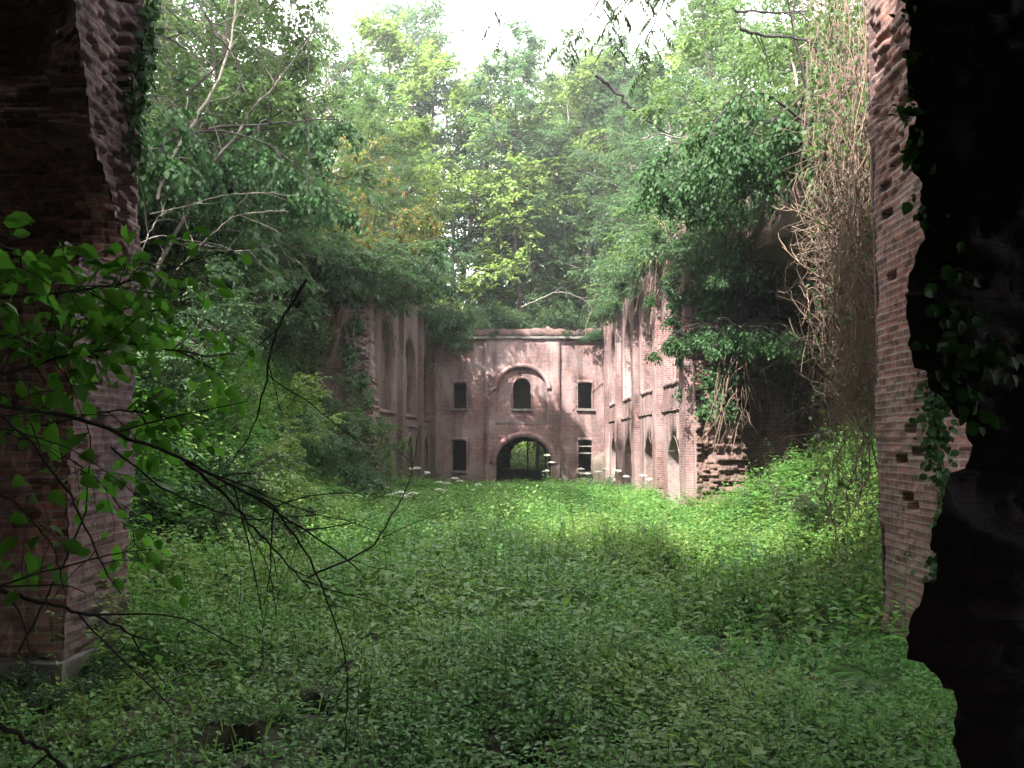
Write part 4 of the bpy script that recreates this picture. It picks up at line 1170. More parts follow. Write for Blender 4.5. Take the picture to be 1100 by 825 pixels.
# brown leaf litter shows between the plants
def litter():
    rng = np.random.default_rng(5)
    n = 2500; y = rng.uniform(3.5, 16, n); x = rng.uniform(-5, 5, n); k = ok_ground(x, y) & seen(x, y, .1); x, y = x[k], y[k]; n = len(x)
    P = np.stack([x, y, ground_h(x, y)+.012], 1); a = rng.uniform(0, 2*PI, n)
    V, F = leaves(P, np.stack([np.cos(a), np.sin(a), rng.normal(0, .2, n)], 1), np.array([0, 0, 1.])+rng.normal(0, .3, (n, 3)), rng.uniform(.04, .09, n), rng.uniform(.02, .05, n))
    m = leaf_mat('dead_leaf', (.12, .075, .04), (.2, .14, .085), trans=.1)
    tag(part('leaf_litter', V, F, m, uvs=False), 'brown dead leaves lying between the plants', kind='stuff')
litter()

# ------------------------------------------------------------------ cow parsley
def umbel_plant(x, y, Y, heads, label, seed):
    """heads: list of photo positions of the flower heads"""
    rng = np.random.default_rng(seed)
    base = at(x, y, Y); base[2] = ground_h(base[0], base[1])
    root = thing('cow_parsley', label, 'plant', base, 'white flowering umbellifers at the end of the court')
    tops = [at(hx, hy, Y+rng.normal(0, .12)) for hx, hy in heads]
    b = base+np.array([0, 0, -.05])
    paths = np.array([[b, b*.6+t*.4+np.array([0, 0, .08]), b*.25+t*.75, t] for t in tops])
    V, F = tubes(paths, np.tile([[.014, .011, .009, .006]], (len(tops), 1)), 5)
    part('stem', V, F, M['stalk'], root, uvs=False)
    for t in tops:
        n = 26; rr = .17*np.sqrt(rng.random(n)); a = rng.uniform(0, 2*PI, n)
        c = np.stack([rr*np.cos(a), rr*np.sin(a), .05-rr**2*2.2], 1)+t
        sp, sf = tubes(np.stack([np.repeat(t[None], n, 0)-[0, 0, .06], c*.6+(t-[0, 0, .02])*.4, c], 1), np.full((n, 3), .003), 3)
        k = 6; aa = np.arange(k)*2*PI/k; rad_ = rng.uniform(.026, .05, n)
        ring = np.stack([c[:, None, 0]+rad_[:, None]*np.cos(aa), c[:, None, 1]+rad_[:, None]*np.sin(aa), np.repeat(c[:, None, 2], k, 1)], -1)
        cc = c+[0, 0, .012]; Vv = np.concatenate([ring, cc[:, None]], 1).reshape(-1, 3)
        i = np.arange(n)*7; Fv = np.concatenate([np.stack([i+q, i+(q+1) % k, i+6], 1) for q in range(k)])
        V, F = merge([(Vv, [Fv]), (sp, sf)])
        part('flower_head', V, F, M['umbel'], root, uvs=False)
    n = 60; f = rng.uniform(.15, .9, n); ti = rng.integers(0, len(tops), n); T = np.array(tops)
    P = b*(1-f[:, None])+T[ti]*f[:, None]; a = rng.uniform(0, 2*PI, n)
    D = np.stack([np.cos(a), np.sin(a), rng.normal(.1, .3, n)], 1)
    P = P+D*rng.uniform(0, .22, n)[:, None]
    V, F = leaves(P, D, np.array([0, 0, 1.])+rng.normal(0, .3, (n, 3)), rng.uniform(.12, .22, n)*(1.2-f), rng.uniform(.07, .12, n)*(1.2-f))
    part('leaf_spray', V, F, M['leaf_cool'], root, uvs=False)
for k, a in enumerate([
    (430, 575, 27, [(421, 531), (430, 529), (436, 533)], 'cow parsley with three white heads below the left gallery doorway'),
    (446, 570, 28, [(444, 530), (447, 543)], 'cow parsley with a double white head just right of the three-headed one'),
    (404, 560, 27, [(398, 522), (406, 517), (412, 524)], 'cow parsley nearest the left gallery corner'),
    (460, 575, 27, [(455, 545), (463, 541)], 'cow parsley with a close pair of heads in the middle of the left cluster'),
    (500, 570, 29, [(497, 541), (504, 545), (492, 549)], 'cow parsley at the right fringe of the left cluster'),
    (426, 590, 25, [(426, 557)], 'low cow parsley with one white head in front of the left cluster'),
    (446, 545, 33, [(441, 504), (448, 503), (458, 508)], 'tall cow parsley standing against the left gallery wall'),
    (468, 560, 32, [(465, 530), (471, 526), (476, 527)], 'cow parsley midway between left gallery and gateway'),
    (484, 545, 36, [(480, 519), (472, 518), (494, 517), (488, 514)], 'four-headed cow parsley below the left lower window of the facade'),
    (484, 600, 24, [(484, 576)], 'single-headed cow parsley out in the open floor'),
    (508, 560, 33, [(505, 532), (513, 521)], 'slender cow parsley left of the gateway threshold'),
    (590, 530, 42, [(588, 489), (593, 497), (587, 506)], 'tallest cow parsley, beside the right jamb of the gateway'),
    (627, 535, 40, [(624, 504), (631, 509)], 'cow parsley under the right lower window of the facade'),
    (646, 535, 40, [(643, 507), (650, 504), (655, 512)], 'cow parsley in the right corner of the court'),
    (668, 540, 36, [(664, 506), (672, 512)], 'cow parsley against the third arch of the right gallery'),
    (693, 545, 33, [(691, 511), (698, 515)], 'cow parsley by the second pilaster of the right gallery'),
]): umbel_plant(*a, seed=100+k)

# ------------------------------------------------------------------ ferns, strap-leaved plants, dry stalks
def fern(p, nf, L, label, seed, kind='fern'):
    rng = np.random.default_rng(seed)
    root = thing('fern' if kind == 'fern' else 'strap_leaf_plant', label, 'fern' if kind == 'fern' else 'plant', p)
    a = np.arange(nf)*2*PI/nf+rng.normal(0, .25, nf)
    D = np.stack([np.cos(a)*.75, np.sin(a)*.75, np.full(nf, .75)], 1)
    fr = grow(np.repeat(np.array(p)[None], nf, 0), D, L*rng.uniform(.75, 1.15, nf), 10, 1.9, .03, rng)
    for k in range(nf):
        q = fr[k:k+1]
        if kind == 'fern':
            m = 44; t = np.repeat(np.linspace(.12, .99, m//2), 2); P, T = along(q, np.zeros(m, int), t)
            S = norm(np.cross(T, [[0, 0, 1.]])); sg = np.tile([1., -1], m//2)[:, None]
            ln = L*.30*np.sin(np.clip(t*.9+.12, 0, 1)*PI)**.8+.01
            V, F = leaves(P, S*sg+T*.35+[0, 0, -.15], np.cross(S, T)*[[1, 1, 1]], ln, np.full(m, L*.036), fold=.05)
            sv, sf = tubes(q, np.linspace(.005, .0015, 10)[None], 3)
            V, F = merge([(V, F), (sv, sf)]); part('frond', V, F, M['fern'], root, uvs=False)
        else:
            T = norm(np.gradient(q[0], axis=0)); S = norm(np.cross(T, [[0, 0, 1.]])); w = .035*np.sin(np.linspace(.15, 1, 10)*PI)[:, None]**.6+.002
            up = np.cross(S, T)*-1
            V = np.concatenate([q[0]+S*w, q[0]-up*.006, q[0]-S*w]); i = np.arange(9)
            F = np.concatenate([np.stack([i, i+1, i+11, i+10], 1), np.stack([i+10, i+11, i+21, i+20], 1)])
            part('leaf', V, [F], M['strap'], root, smooth=True, uvs=False)
def gp(x, y, Y, dz=0.0):
    p = at(x, y, Y); p[2] = ground_h(p[0], p[1])+dz; return p
fern(gp(948, 755, 7.4, .05), 8, .75, 'green fern below the right pier', 1)
fern(gp(915, 700, 9.0, .05), 7, .8, 'fern in front of the foot of the hanging vines', 2)
fern(gp(880, 760, 7.3, .03), 6, .5, 'small fern left of the larger one by the right pier', 3)
fern(gp(150, 700, 9.3, .05), 7, .6, 'shaded fern at the foot of the left pier', 4)
fern(gp(330, 560, 20, .3), 8, 1.2, 'large pale fern low on the left bank', 5)
for k, (x, y, Y, dz, l) in enumerate([(188, 425, 14.5, .5, 'dark glossy hart\'s-tongue fern high on the left bank'), (205, 440, 14.2, .4, 'glossy hart\'s-tongue fern just below the highest one'),
                                      (176, 455, 14.0, .4, 'drooping hart\'s-tongue fern above the dark hollow on the bank'), (215, 415, 15.2, .5, 'hart\'s-tongue fern at the upper right of its cluster'),
                                      (168, 560, 11.5, .3, 'glossy strap-leaved plant beside the left pier'), (250, 500, 16, .4, 'strap-leaved plant halfway down the left bank')]):
    p = at(x, y, Y); p[2] = ground_h(p[0], p[1])+dz*.3
    fern(p, 12, .75, l, 20+k, 'strap')
def stalk(pts, Y, r, label, seed):
    rng = np.random.default_rng(seed)
    P = np.array([at(x, y, Y+.05*i) for i, (x, y) in enumerate(pts)])
    P[0, 2] = min(P[0, 2], ground_h(P[0, 0], P[0, 1])-.02)
    root = thing('dry_stalk', label, 'stalk', P[0])
    t = np.linspace(0, len(P)-1, 16); Q = np.stack([np.interp(t, np.arange(len(P)), P[:, c]) for c in range(3)], 1)+rng.normal(0, r*1.2, (16, 3))
    V0, F0 = tubes(Q[None], r*np.linspace(1, .45, 16)[None], 5)
    m = 8; idx = rng.integers(4, 15, m); a = rng.uniform(0, 2*PI, m)
    tw = grow(Q[idx], np.stack([np.cos(a), np.sin(a), np.full(m, .8)], 1), rng.uniform(.06, .22, m), 4, .3, .15, rng)
    V, F = merge([(V0, F0), tubes(tw, np.full((m, 4), r*.35), 3)])
    part('stem', V, F, M['darktwig'], root, uvs=False)
for k, a in enumerate([
    ([(370, 815), (374, 745), (372, 690)], 5.9, .006, 'thin dry stalk rising beside the near black stump'),
    ([(383, 805), (386, 740), (388, 695)], 6.0, .005, 'second thin stalk right of the one by the stump'),
    ([(262, 745), (260, 690), (258, 610)], 8.0, .006, 'dry stalk standing in the left shade, nearest the pier'),
    ([(278, 750), (282, 690), (290, 625)], 7.8, .006, 'leaning dry stalk in the left shade'),
    ([(612, 640), (606, 580), (600, 530)], 17, .012, 'tall dark dry stalk alone in the sunlit middle of the floor'),
    ([(622, 640), (619, 600), (614, 565)], 17.5, .010, 'shorter dry stalk beside the tall one in the middle'),
    ([(478, 610), (477, 575), (476, 545)], 21, .012, 'dry stalk among the umbels on the left'),
    ([(418, 690), (424, 640), (421, 600)], 11, .008, 'slender stalk left of the middle floor'),
    ([(700, 660), (703, 620), (701, 590)], 14, .008, 'slender stalk right of the middle floor'),
]): stalk(*a, seed=200+k)

# bushes growing on the bank, the heap and under the walls
BANK = 'bushes on the bank and the heaps'
for a in [
    ('shrub', 175, 13.5, .55, .3, 'leafy bush beside the left pier on the bank', 'leaf_dark'),
    ('shrub', 225, 17.5, .55, 1.3, 'bush high on the left bank under the glossy ferns', 'leaf_wood'),
    ('shrub', 265, 18, .50, 2.3, 'pale green bush on the middle of the left bank', 'leaf_bright'),
    ('spray', 235, 16, .55, 1.1, 'airy layered bush on the front of the left bank', 'leaf_wood'),
    ('spray', 320, 23, .6, 2.4, 'airy layered bush leaning from the left bank to the court', 'leaf_cool'),
    ('spray', 270, 21, .7, 3.9, 'airy layered bush high on the left bank', 'leaf_bright'),
    ('shrub', 88, 7.7, .2, 3.9, 'small weedy bush hiding the foot of the left pier', 'leaf_cool'),
    ('shrub', 120, 8.6, .18, .9, 'small weedy bush at the inner foot of the left pier', 'leaf_wood'),
    ('shrub', 40, 7.3, .2, 1.9, 'small weedy bush before the front of the left pier', 'leaf_cool'),
    ('shrub', 300, 21, .6, 3.3, 'bushy plant on the left bank in the light', 'leaf_cool'),
    ('shrub', 335, 25, .75, 4.3, 'tall nettle-like bush under the crumbled wall end', 'leaf_wood'),
    ('shrub', 365, 24, .6, 5.3, 'bush at the foot of the crumbled wall end', 'leaf_cool'),
    ('shrub', 392, 28, .45, .6, 'leafy bush in front of the left gallery corner', 'leaf_wood'),
    ('shrub', 425, 33, .28, 1.6, 'bush hiding the foot of the left gallery', 'leaf_cool'),
    ('shrub', 250, 14.0, .5, 2.6, 'low bush where the left bank meets the floor', 'leaf_wood'),
    ('hazel', 205, 20, .55, .2, 'tall tangled bush climbing the left side wall', None),
    ('hazel', 255, 25, .6, 1.2, 'tall tangled bush against the left crossing wall', 'leaf_cool'),
    ('hazel', 300, 26.5, .5, 2.2, 'bush climbing the middle of the left crossing wall', 'leaf_wood'),
    ('hazel', 345, 26.8, .42, 3.2, 'light bush leaning on the crumbled wall end', 'leaf_cool'),
    ('hazel', 160, 15, .5, 4.2, 'tall tangled bush close behind the left pier', 'leaf_cool'),
    ('hazel', 388, 27.2, .5, 5.2, 'leafy bush in front of the crumbled wall end', 'leaf_wood'),
    ('shrub', 285, 17, .45, 5.0, 'pale bush low on the front of the left bank', 'leaf_bright'),
    ('shrub', 815, 19, .28, 3.6, 'sunlit bush on the heap before the dark recess', 'leaf_wood'),
    ('shrub', 860, 17, .32, 4.6, 'bright bush on top of the right heap', 'leaf_wood'),
    ('shrub', 905, 14.5, .38, 5.6, 'bush on the heap under the hanging vines', 'leaf_wood'),
    ('shrub', 772, 23, .45, .9, 'light green sapling bush before the broken stump', 'leaf_bright'),
    ('shrub', 850, 12.5, .35, 1.9, 'low bush at the front slope of the right heap', 'leaf_cool'),
    ('shrub', 700, 22, .30, .4, 'rounded weedy clump on the floor before the near doorway of the right gallery', 'leaf_wood'),
    ('shrub', 735, 19, .32, 1.4, 'rounded weedy clump at the left foot of the right heap', 'leaf_cool'),
    ('shrub', 790, 15.5, .30, 2.4, 'weedy clump on the lower slope of the right heap', 'leaf_wood'),
    ('shrub', 690, 14, .24, 3.4, 'low weedy clump right of the middle of the floor', 'leaf_cool'),
    ('shrub', 640, 24, .30, 4.4, 'sunlit weedy clump on the far floor, right of the tall dry stalk', 'leaf_wood'),
    ('shrub', 500, 22, .28, 5.4, 'weedy clump on the far floor left of the tall dry stalk', 'leaf_cool'),
    ('shrub', 400, 17, .30, .9, 'weedy clump at the right foot of the left bank', 'leaf_cool'),
    ('shrub', 470, 11, .20, 1.9, 'low weedy clump left of the middle of the floor', 'leaf_wood'),
    ('shrub', 760, 10.5, .22, 2.9, 'low weedy clump in the shade before the right pier', 'leaf_cool'),
    ('shrub', 840, 9.5, .22, 3.9, 'low weedy clump beside the fern under the hanging vines', 'leaf_wood'),
    ('shrub', 500, 49, .35, 2.9, 'weed bush under the left lower window', 'leaf_cool'),
    ('shrub', 640, 47.5, .45, 3.9, 'weed bush under the right lower window', 'leaf_cool'),
]:
    p = at(a[1], 400, a[2]); p[2] = ground_h(p[0], p[1])-.05
    plant(a[0], 'bush', a[5], 'bush', p, a[4], a[3], BANK, parts=('stem', 'foliage'), leaf=a[6])

# ------------------------------------------------------------------ dry vines hanging by the right pier
def vine_curtain():
    rng = np.random.default_rng(9)
    root = thing('dry_vine', 'curtain of dry brown vines hanging along the right pier', 'vine', at(915, 560, 10.6))
    def strands(n, xr_top, xr_bot, ytop, ybot, Yr, r, wig):
        s = 26; t = np.linspace(0, 1, s); P = np.empty((n, s, 3))
        for k in range(n):
            xa = rng.uniform(*xr_top); xb = xa*.35+rng.uniform(*xr_bot)*.65; yb = rng.uniform(*ybot); ya = rng.uniform(*ytop); Y = rng.uniform(*Yr)
            a, b = at(xa, ya, Y), at(xb, yb, Y+rng.normal(0, .1))
            P[k] = a+(b-a)*t[:, None]
            ph = rng.uniform(0, 99)
            for c in range(3):
                P[k, :, c] += wig*(fbm(t*6+ph, t*0+c*7, 0, 3, 4))*(1 if c < 2 else .4)*np.sin(np.clip(t*1.3, 0, 1)*PI*.6)
        return tubes(P, rng.uniform(*r, (n, 1))*np.linspace(1.1, .6, s)[None], 4)
    V, F = strands(9, (890, 942), (895, 944), (-160, -40), (480, 600), (10.2, 11.2), (.008, .018), .5)
    part('stem', V, F, M['deadvine'], root, uvs=False)
    V, F = strands(130, (866, 944), (880, 946), (-150, 260), (230, 560), (10.0, 11.6), (.002, .0055), .75)
    part('tangle', V, F, M['deadvine'], root, uvs=False)
    V, F = strands(120, (895, 948), (905, 948), (-80, 420), (400, 660), (9.9, 11.0), (.002, .005), .6)
    part('tangle', V, F, M['deadvine'], root, uvs=False)
    # curling loose ends reaching out to the left
    n = 260; x = rng.uniform(868, 940, n); y = rng.uniform(60, 560, n)
    S = np.array([at(a, b, rng.uniform(10, 11)) for a, b in zip(x, y)])
    D = np.stack([-np.abs(rng.normal(.7, .4, n)), rng.normal(0, .5, n), rng.normal(-.1, .6, n)], 1)
    tw = grow(S, D, rng.uniform(.2, .85, n), 9, rng.normal(.4, 1.4, n), .28, rng)
    V, F = tubes(tw, rng.uniform(.002, .006, (n, 1))*np.linspace(1, .4, 9)[None], 4)
    part('tangle', V, F, M['deadvine'], root, uvs=False)
    for (x, y) in ((848, 205), (846, 262), (862, 378)):   # antler-like bare branches
        b = at(x+45, y+40, 10.6); t = at(x, y, 10.4)
        d = t-b; L = np.linalg.norm(d)
        m = grow(b[None], d[None]+[[0, 0, -.25]], np.array([L*1.05]), 9, -.8, .1, rng)
        k = 5; P, T = along(m, np.zeros(k, int), np.linspace(.3, .9, k)); dd = norm(T+rng.normal(0, .6, (k, 3)))
        tw = grow(P, dd, rng.uniform(.15, .35, k), 9, -.8, .15, rng)
        V, F = merge([tubes(m, np.linspace(.016, .006, 9)[None], 5), tubes(tw, np.tile(np.linspace(.008, .003, 9), (k, 1)), 4)])
        part('loose_end', V, F, M['deadvine'], root, smooth=True, uvs=False)
    n = 900; x = rng.uniform(866, 944, n); y = np.where(rng.random(n) < .7, rng.uniform(-40, 170, n), rng.uniform(100, 640, n))
    P = np.array([at(a, b, rng.uniform(9.9, 11)) for a, b in zip(x, y)]); a = rng.uniform(0, 2*PI, n)
    V, F = leaves(P, np.stack([np.cos(a), np.sin(a), np.full(n, -.5)], 1), rng.normal(0, 1, (n, 3))+[0, -1, .8], rng.uniform(.06, .11, n), rng.uniform(.05, .08, n))
    part('leaf', V, F, M['leaf_wood'], root, uvs=False)
vine_curtain()
def roots(label, xr, yr, Y, n, ln, seed, mat='deadvine', lean=(.0, .0), r=(.004, .010), group=None):
    rng = np.random.default_rng(seed)
    S = np.array([at(rng.uniform(*xr), rng.uniform(*yr), Y+rng.normal(0, .15)) for _ in range(n)])
    root = thing('hanging_root', label, 'root', S.mean(0), group)
    D = np.stack([rng.normal(lean[0], .5, n), rng.normal(lean[1]-.2, .4, n), np.full(n, -.55)], 1)
    P = grow(S, D, rng.uniform(ln*.5, ln, n), 12, 3.0, .16, rng)
    V, F = tubes(P, rng.uniform(*r, (n, 1))*np.linspace(1, .4, 12)[None], 4)
    m = n*2; Q, T = along(P, np.repeat(np.arange(n), 2), rng.uniform(.3, .9, m))
    tw = grow(Q, norm(T+rng.normal(0, .6, (m, 3))), rng.uniform(.1, .4, m)*ln*.5, 5, 1, .2, rng)
    V, F = merge([(V, F), tubes(tw, np.full((m, 5), r[0]*.7), 3)])
    part('tangle', V, F, M[mat], root, uvs=False)
roots("tangle of thin brown roots hanging before the broken stump", (758, 805), (370, 430), 24.2, 26, 2.3, 41, r=(.005, .014))
roots('pale bare twigs hanging over the right end of the facade', (640, 668), (285, 325), 44, 9, 3.2, 42, r=(.012, .03), lean=(-.3, 0))
roots('brown roots hanging over the left crossing wall', (330, 400), (300, 330), 27.6, 30, 2.4, 43, r=(.007, .016))
roots('dry roots hanging from the top of the right gallery', (700, 745), (230, 280), 26.5, 26, 3.4, 44, r=(.006, .016), lean=(-.2, 0))
roots('pale dead branch reaching over the left end of the facade', (455, 470), (385, 395), 45, 6, 2.2, 45, mat='palebark', lean=(1.4, 0), r=(.012, .03))
roots('dry strands hanging down over the first left blind arch', (405, 425), (320, 340), 30.5, 24, 3.2, 46, r=(.006, .014))
# long thin vine hanging straight down on the left
p = np.array([at(331+1.2*math.sin(q*.8), y, 15.0) for q, y in enumerate(np.linspace(-60, 214, 24))])
root = thing('hanging_vine', 'single thin dark vine hanging straight down in front of the left trees', 'vine', p[0])
V, F = tubes(p[None], np.full((1, 24), .011), 5); part('stem', V, F, M['darktwig'], root, uvs=False)

# ------------------------------------------------------------------ ivy
def ivy(label, pts, dens, sz, seed, mat='leaf_dark', nrm=(0, -1, 0), thick=.08, stems=True, hang=.6):
    """pts: centres (n,3) with radius (n,) of leaf patches on a wall"""
    rng = np.random.default_rng(seed)
    c = np.array([q[:3] for q in pts]); r = np.array([q[3] for q in pts])
    root = thing('ivy', label, 'ivy', c[np.argmin(c[:, 2])])
    i = rng.choice(len(c), dens, p=r**2/np.sum(r**2)); nn = np.array(nrm, float)
    P = c[i]+rng.normal(0, .5, (dens, 3))*r[i][:, None]; 
    dpt = (P-c[i])@nn; P = P-dpt[:, None]*nn+nn*rng.uniform(0, thick, dens)[:, None]
    D = np.array([0, 0, -hang])+rng.normal(0, .5, (dens, 3)); N_ = nn+np.array([0, 0, .5])+rng.normal(0, .35, (dens, 3))
    L = sz*rng.uniform(.5, 1.3, dens)
    V, F = leaves(P, D, N_, L, L*.85, six=True)
    part('foliage', V, F, M[mat], root, uvs=False)
    if len(c) > 2 and stems:
        m = 5; t = np.linspace(0, len(c)-1, 24); Q = np.stack([np.interp(t, np.arange(len(c)), c[:, k]) for k in range(3)], 1)
        W = np.stack([Q+rng.normal(0, .02, (24, 3))+rng.normal(0, np.mean(r)*.3, 3)*(1-np.abs(nn)) for _ in range(m)])
        V, F = tubes(W, np.full((m, 24), .006), 4); part('stem', V, F, M['darktwig'], root, uvs=False)
col = [(4.02+.03*math.sin(z*5), 8.17, z, .10+.05*math.sin(z*3.1)) for z in np.linspace(.5, 3.2, 20)]
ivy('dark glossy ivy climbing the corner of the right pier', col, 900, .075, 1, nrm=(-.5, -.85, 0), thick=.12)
edge = [tuple(at(x, y, 2.62))+(r,) for x, y, r in ((974, 0, .03), (966, 18, .03), (974, 60, .02), (968, 98, .035), (972, 115, .03), (966, 122, .035), (978, 150, .03), (976, 165, .03), (988, 185, .025), (984, 225, .035), (1000, 240, .03))]
ivy('ivy leaves sticking out along the edge of the near black wall', edge, 60, .036, 2, mat='leaf_dark', thick=.05, hang=.2, stems=False)
mid = [tuple(at(x, y, 2.5))+(r,) for x, y, r in ((1005, 300, .06), (1015, 350, .07), (1010, 400, .07), (1030, 430, .06), (1055, 380, .08), (1000, 370, .04), (1050, 450, .05))]
ivy('black-green ivy hanging across the middle of the near wall', mid, 90, .045, 3, thick=.12, stems=False)
q = [(-4.08, 8.9+.15*math.sin(z*2), z, .22) for z in np.linspace(5.2, 7.5, 9)]
ivy('dark ivy hanging over the upper corner of the left pier', q, 500, .10, 4, nrm=(1, .3, 0), thick=.15)
q = [tuple(at(x, y, 26.2))+(r,) for x, y, r in ((800, 300, .8), (830, 330, .9), (850, 290, 1.0), (835, 400, .7), (880, 350, .9), (860, 430, .6))]
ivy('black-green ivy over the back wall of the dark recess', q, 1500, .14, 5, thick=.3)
q = [tuple(at(x, y, 28.2))+(r,) for x, y, r in ((250, 330, 1.0), (290, 345, 1.0), (320, 330, .8), (270, 380, .9), (345, 360, .6), (330, 390, .5), (300, 385, .8), (235, 370, 1))]
ivy('ivy patch on the dark left crossing wall', q, 3600, .12, 6, thick=.25)
q = [tuple(at(x, y, 24.9))+(r,) for x, y, r in ((765, 330, .5), (775, 370, .5), (768, 410, .45), (790, 400, .4), (760, 440, .3), (782, 440, .3))]
ivy('dark ivy hanging over the upper part of the broken stump', q, 1500, .13, 9, thick=.35)
q = [tuple(at(x, y, 27.6))+(r,) for x, y, r in ((380, 320, .35), (384, 350, .3), (376, 380, .3), (390, 410, .22))]
ivy('ivy on the crumbled end of the left crossing wall', q, 420, .13, 10, thick=.3)
q = [(-9.3, y, z, .8) for y, z in ((12, 6), (14, 5), (16, 6.5), (18, 5.5), (20, 6.5), (22, 5), (24, 6), (26, 5.5))]
ivy('ivy covering the left side wall above the bank', q, 2600, .13, 7, nrm=(1, 0, 0), thick=.3)
q = [(5.15, y, z, .3) for y, z in ((26.2, 7.5), (26.0, 6.4), (26.4, 5.6), (26.0, 4.6), (26.3, 3.6))]
ivy('ivy dangling on the near pilaster of the right gallery', q, 500, .11, 8, nrm=(-1, -.3, 0), thick=.2)

# ------------------------------------------------------------------ near branches on the left
def branch_path(px, Y0, Y1, n=22, wob=.006, rng=None):
    P = np.array([at(x, y, Y0+(Y1-Y0)*i/(len(px)-1)) for i, (x, y) in enumerate(px)])
    d = np.concatenate([[0], np.cumsum(np.linalg.norm(np.diff(P, axis=0), axis=1))]); t = np.linspace(0, d[-1], n)
    Q = np.stack([np.interp(t, d, P[:, c]) for c in range(3)], 1)
    for _ in range(2): Q[1:-1] = Q[1:-1]*.5+(Q[:-2]+Q[2:])*.25
    return Q+rng.normal(0, wob, Q.shape)
def near_branch(px, Y0, Y1, r, label, seed, nside=5, leafn=0, sl=(.15, .5), lsize=.10, name='bare_branch', mat='darktwig'):
    rng = np.random.default_rng(seed)
    rooted = px[0][0] <= 0 and Y0 < 4                   # grows up from the ground beside the hall wall
    Q = branch_path(px, Y0, Y1, rng=rng, wob=r*.5)
    t0 = .12
    if rooted:
        g = np.array([-3.1+rng.uniform(-.3, .3), Y0+rng.uniform(-.3, .3), -.03]); b = Q[0]; d = norm(Q[1]-Q[0])
        m = np.linalg.norm(b-g); t = np.linspace(0, 1, 14)[:-1, None]
        c1, c2 = g+[.1, 0, m*.5], b-d*m*.45
        S = (1-t)**3*g+3*(1-t)**2*t*c1+3*(1-t)*t*t*c2+t**3*b
        t0 = len(S)/(len(S)+len(Q)); Q = np.concatenate([S, Q])
    root = thing(name, label, 'branch', Q[0])
    V, F = tubes(Q[None], r*(np.linspace(1.5, .35, len(Q)) if rooted else np.linspace(1, .35, len(Q)))[None], 6)
    t = rng.uniform(t0, .97, nside); P, T = along(Q[None], np.zeros(nside, int), t)
    D = side_dirs(T, rng.uniform(0, 2*PI, nside), .05, .55, rng)
    tw = grow(P, D, rng.uniform(*sl, nside), 8, .3, .10, rng)
    V, F = merge([(V, F), tubes(tw, np.clip(r*.4, .0012, .012)*np.linspace(1, .5, 8)[None]*np.ones((nside, 1)), 4)])
    part('stem', V, F, M[mat], root, smooth=True, uvs=False)
    if leafn:
        k = nside*leafn; idx = np.repeat(np.arange(nside), leafn); t = np.tile(np.linspace(.25, 1, leafn), nside)
        P, T = along(tw, idx, t); sg = np.where(np.arange(k) % 2 == 0, 1., -1)[:, None]
        S = norm(np.cross(T, [[0, 0, 1.]])+rng.normal(0, .2, T.shape))
        Dl = T*.5+S*sg*.9+rng.normal(0, .25, T.shape)-[0, 0, .2]
        pet = grow(P, Dl, np.full(k, .03), 3, .2, .1, rng); L = lsize*rng.uniform(.55, 1.2, k)
        V, F = leaves(pet[:, -1], Dl-[0, 0, .25], np.array([-.1, -.85, .7])+rng.normal(0, .4, (k, 3)), L, L*.68, fold=.14, six=True)
        V, F = merge([(V, F), tubes(pet, np.full((k, 3), .0012), 3)]); part('foliage', V, F, M['leaf_near'], root, uvs=False)
for k, a in enumerate([
    ([(-40, 430), (40, 441), (94, 451), (150, 474), (210, 500), (263, 528), (320, 562), (388, 614)], 2.6, 3.4, .0085, 'thickest dark bare branch crossing the lower left, sloping to the right', 9, 0),
    ([(200, 495), (230, 520), (283, 577), (334, 635)], 3.1, 3.3, .007, 'dark twig forking downwards from the thick sloping branch', 6, 0),
    ([(270, 530), (294, 543), (336, 604), (366, 684), (375, 720), (372, 770)], 3.1, 3.4, .005, 'thin dark twig drooping to the stalk by the stump', 5, 0),
    ([(330, 300), (310, 335), (293, 359), (285, 419), (270, 465), (248, 498)], 3.4, 3.0, .006, 'thin arching twig curving down before the left bank', 4, 0),
    ([(-30, 625), (30, 643), (76, 654), (115, 668), (158, 688)], 2.5, 2.8, .008, 'bare branch low across the foot of the left pier', 7, 0),
    ([(-30, 765), (20, 790), (42, 802), (70, 825), (95, 850)], 2.2, 2.4, .008, 'bare branch in the bottom left corner', 5, 0),
    ([(-20, 430), (30, 470), (80, 540), (110, 610), (130, 640)], 2.3, 2.7, .005, 'steep thin twig before the left pier', 6, 0),
    ([(20, 700), (50, 640), (90, 560), (100, 470), (60, 380)], 2.9, 2.9, .004, 'upright wiry stem at the left', 6, 0),
    ([(330, 620), (400, 590), (440, 520), (452, 455)], 3.6, 4.2, .005, 'thin dark stem rising before the white umbels', 5, 0),
    ([(120, 480), (180, 530), (260, 560), (350, 552), (420, 575)], 2.9, 3.6, .004, 'wiry twig lying across the left bank', 7, 0),
]): near_branch(a[0], a[1], a[2], a[3], a[4], 300+k, a[5], a[6])
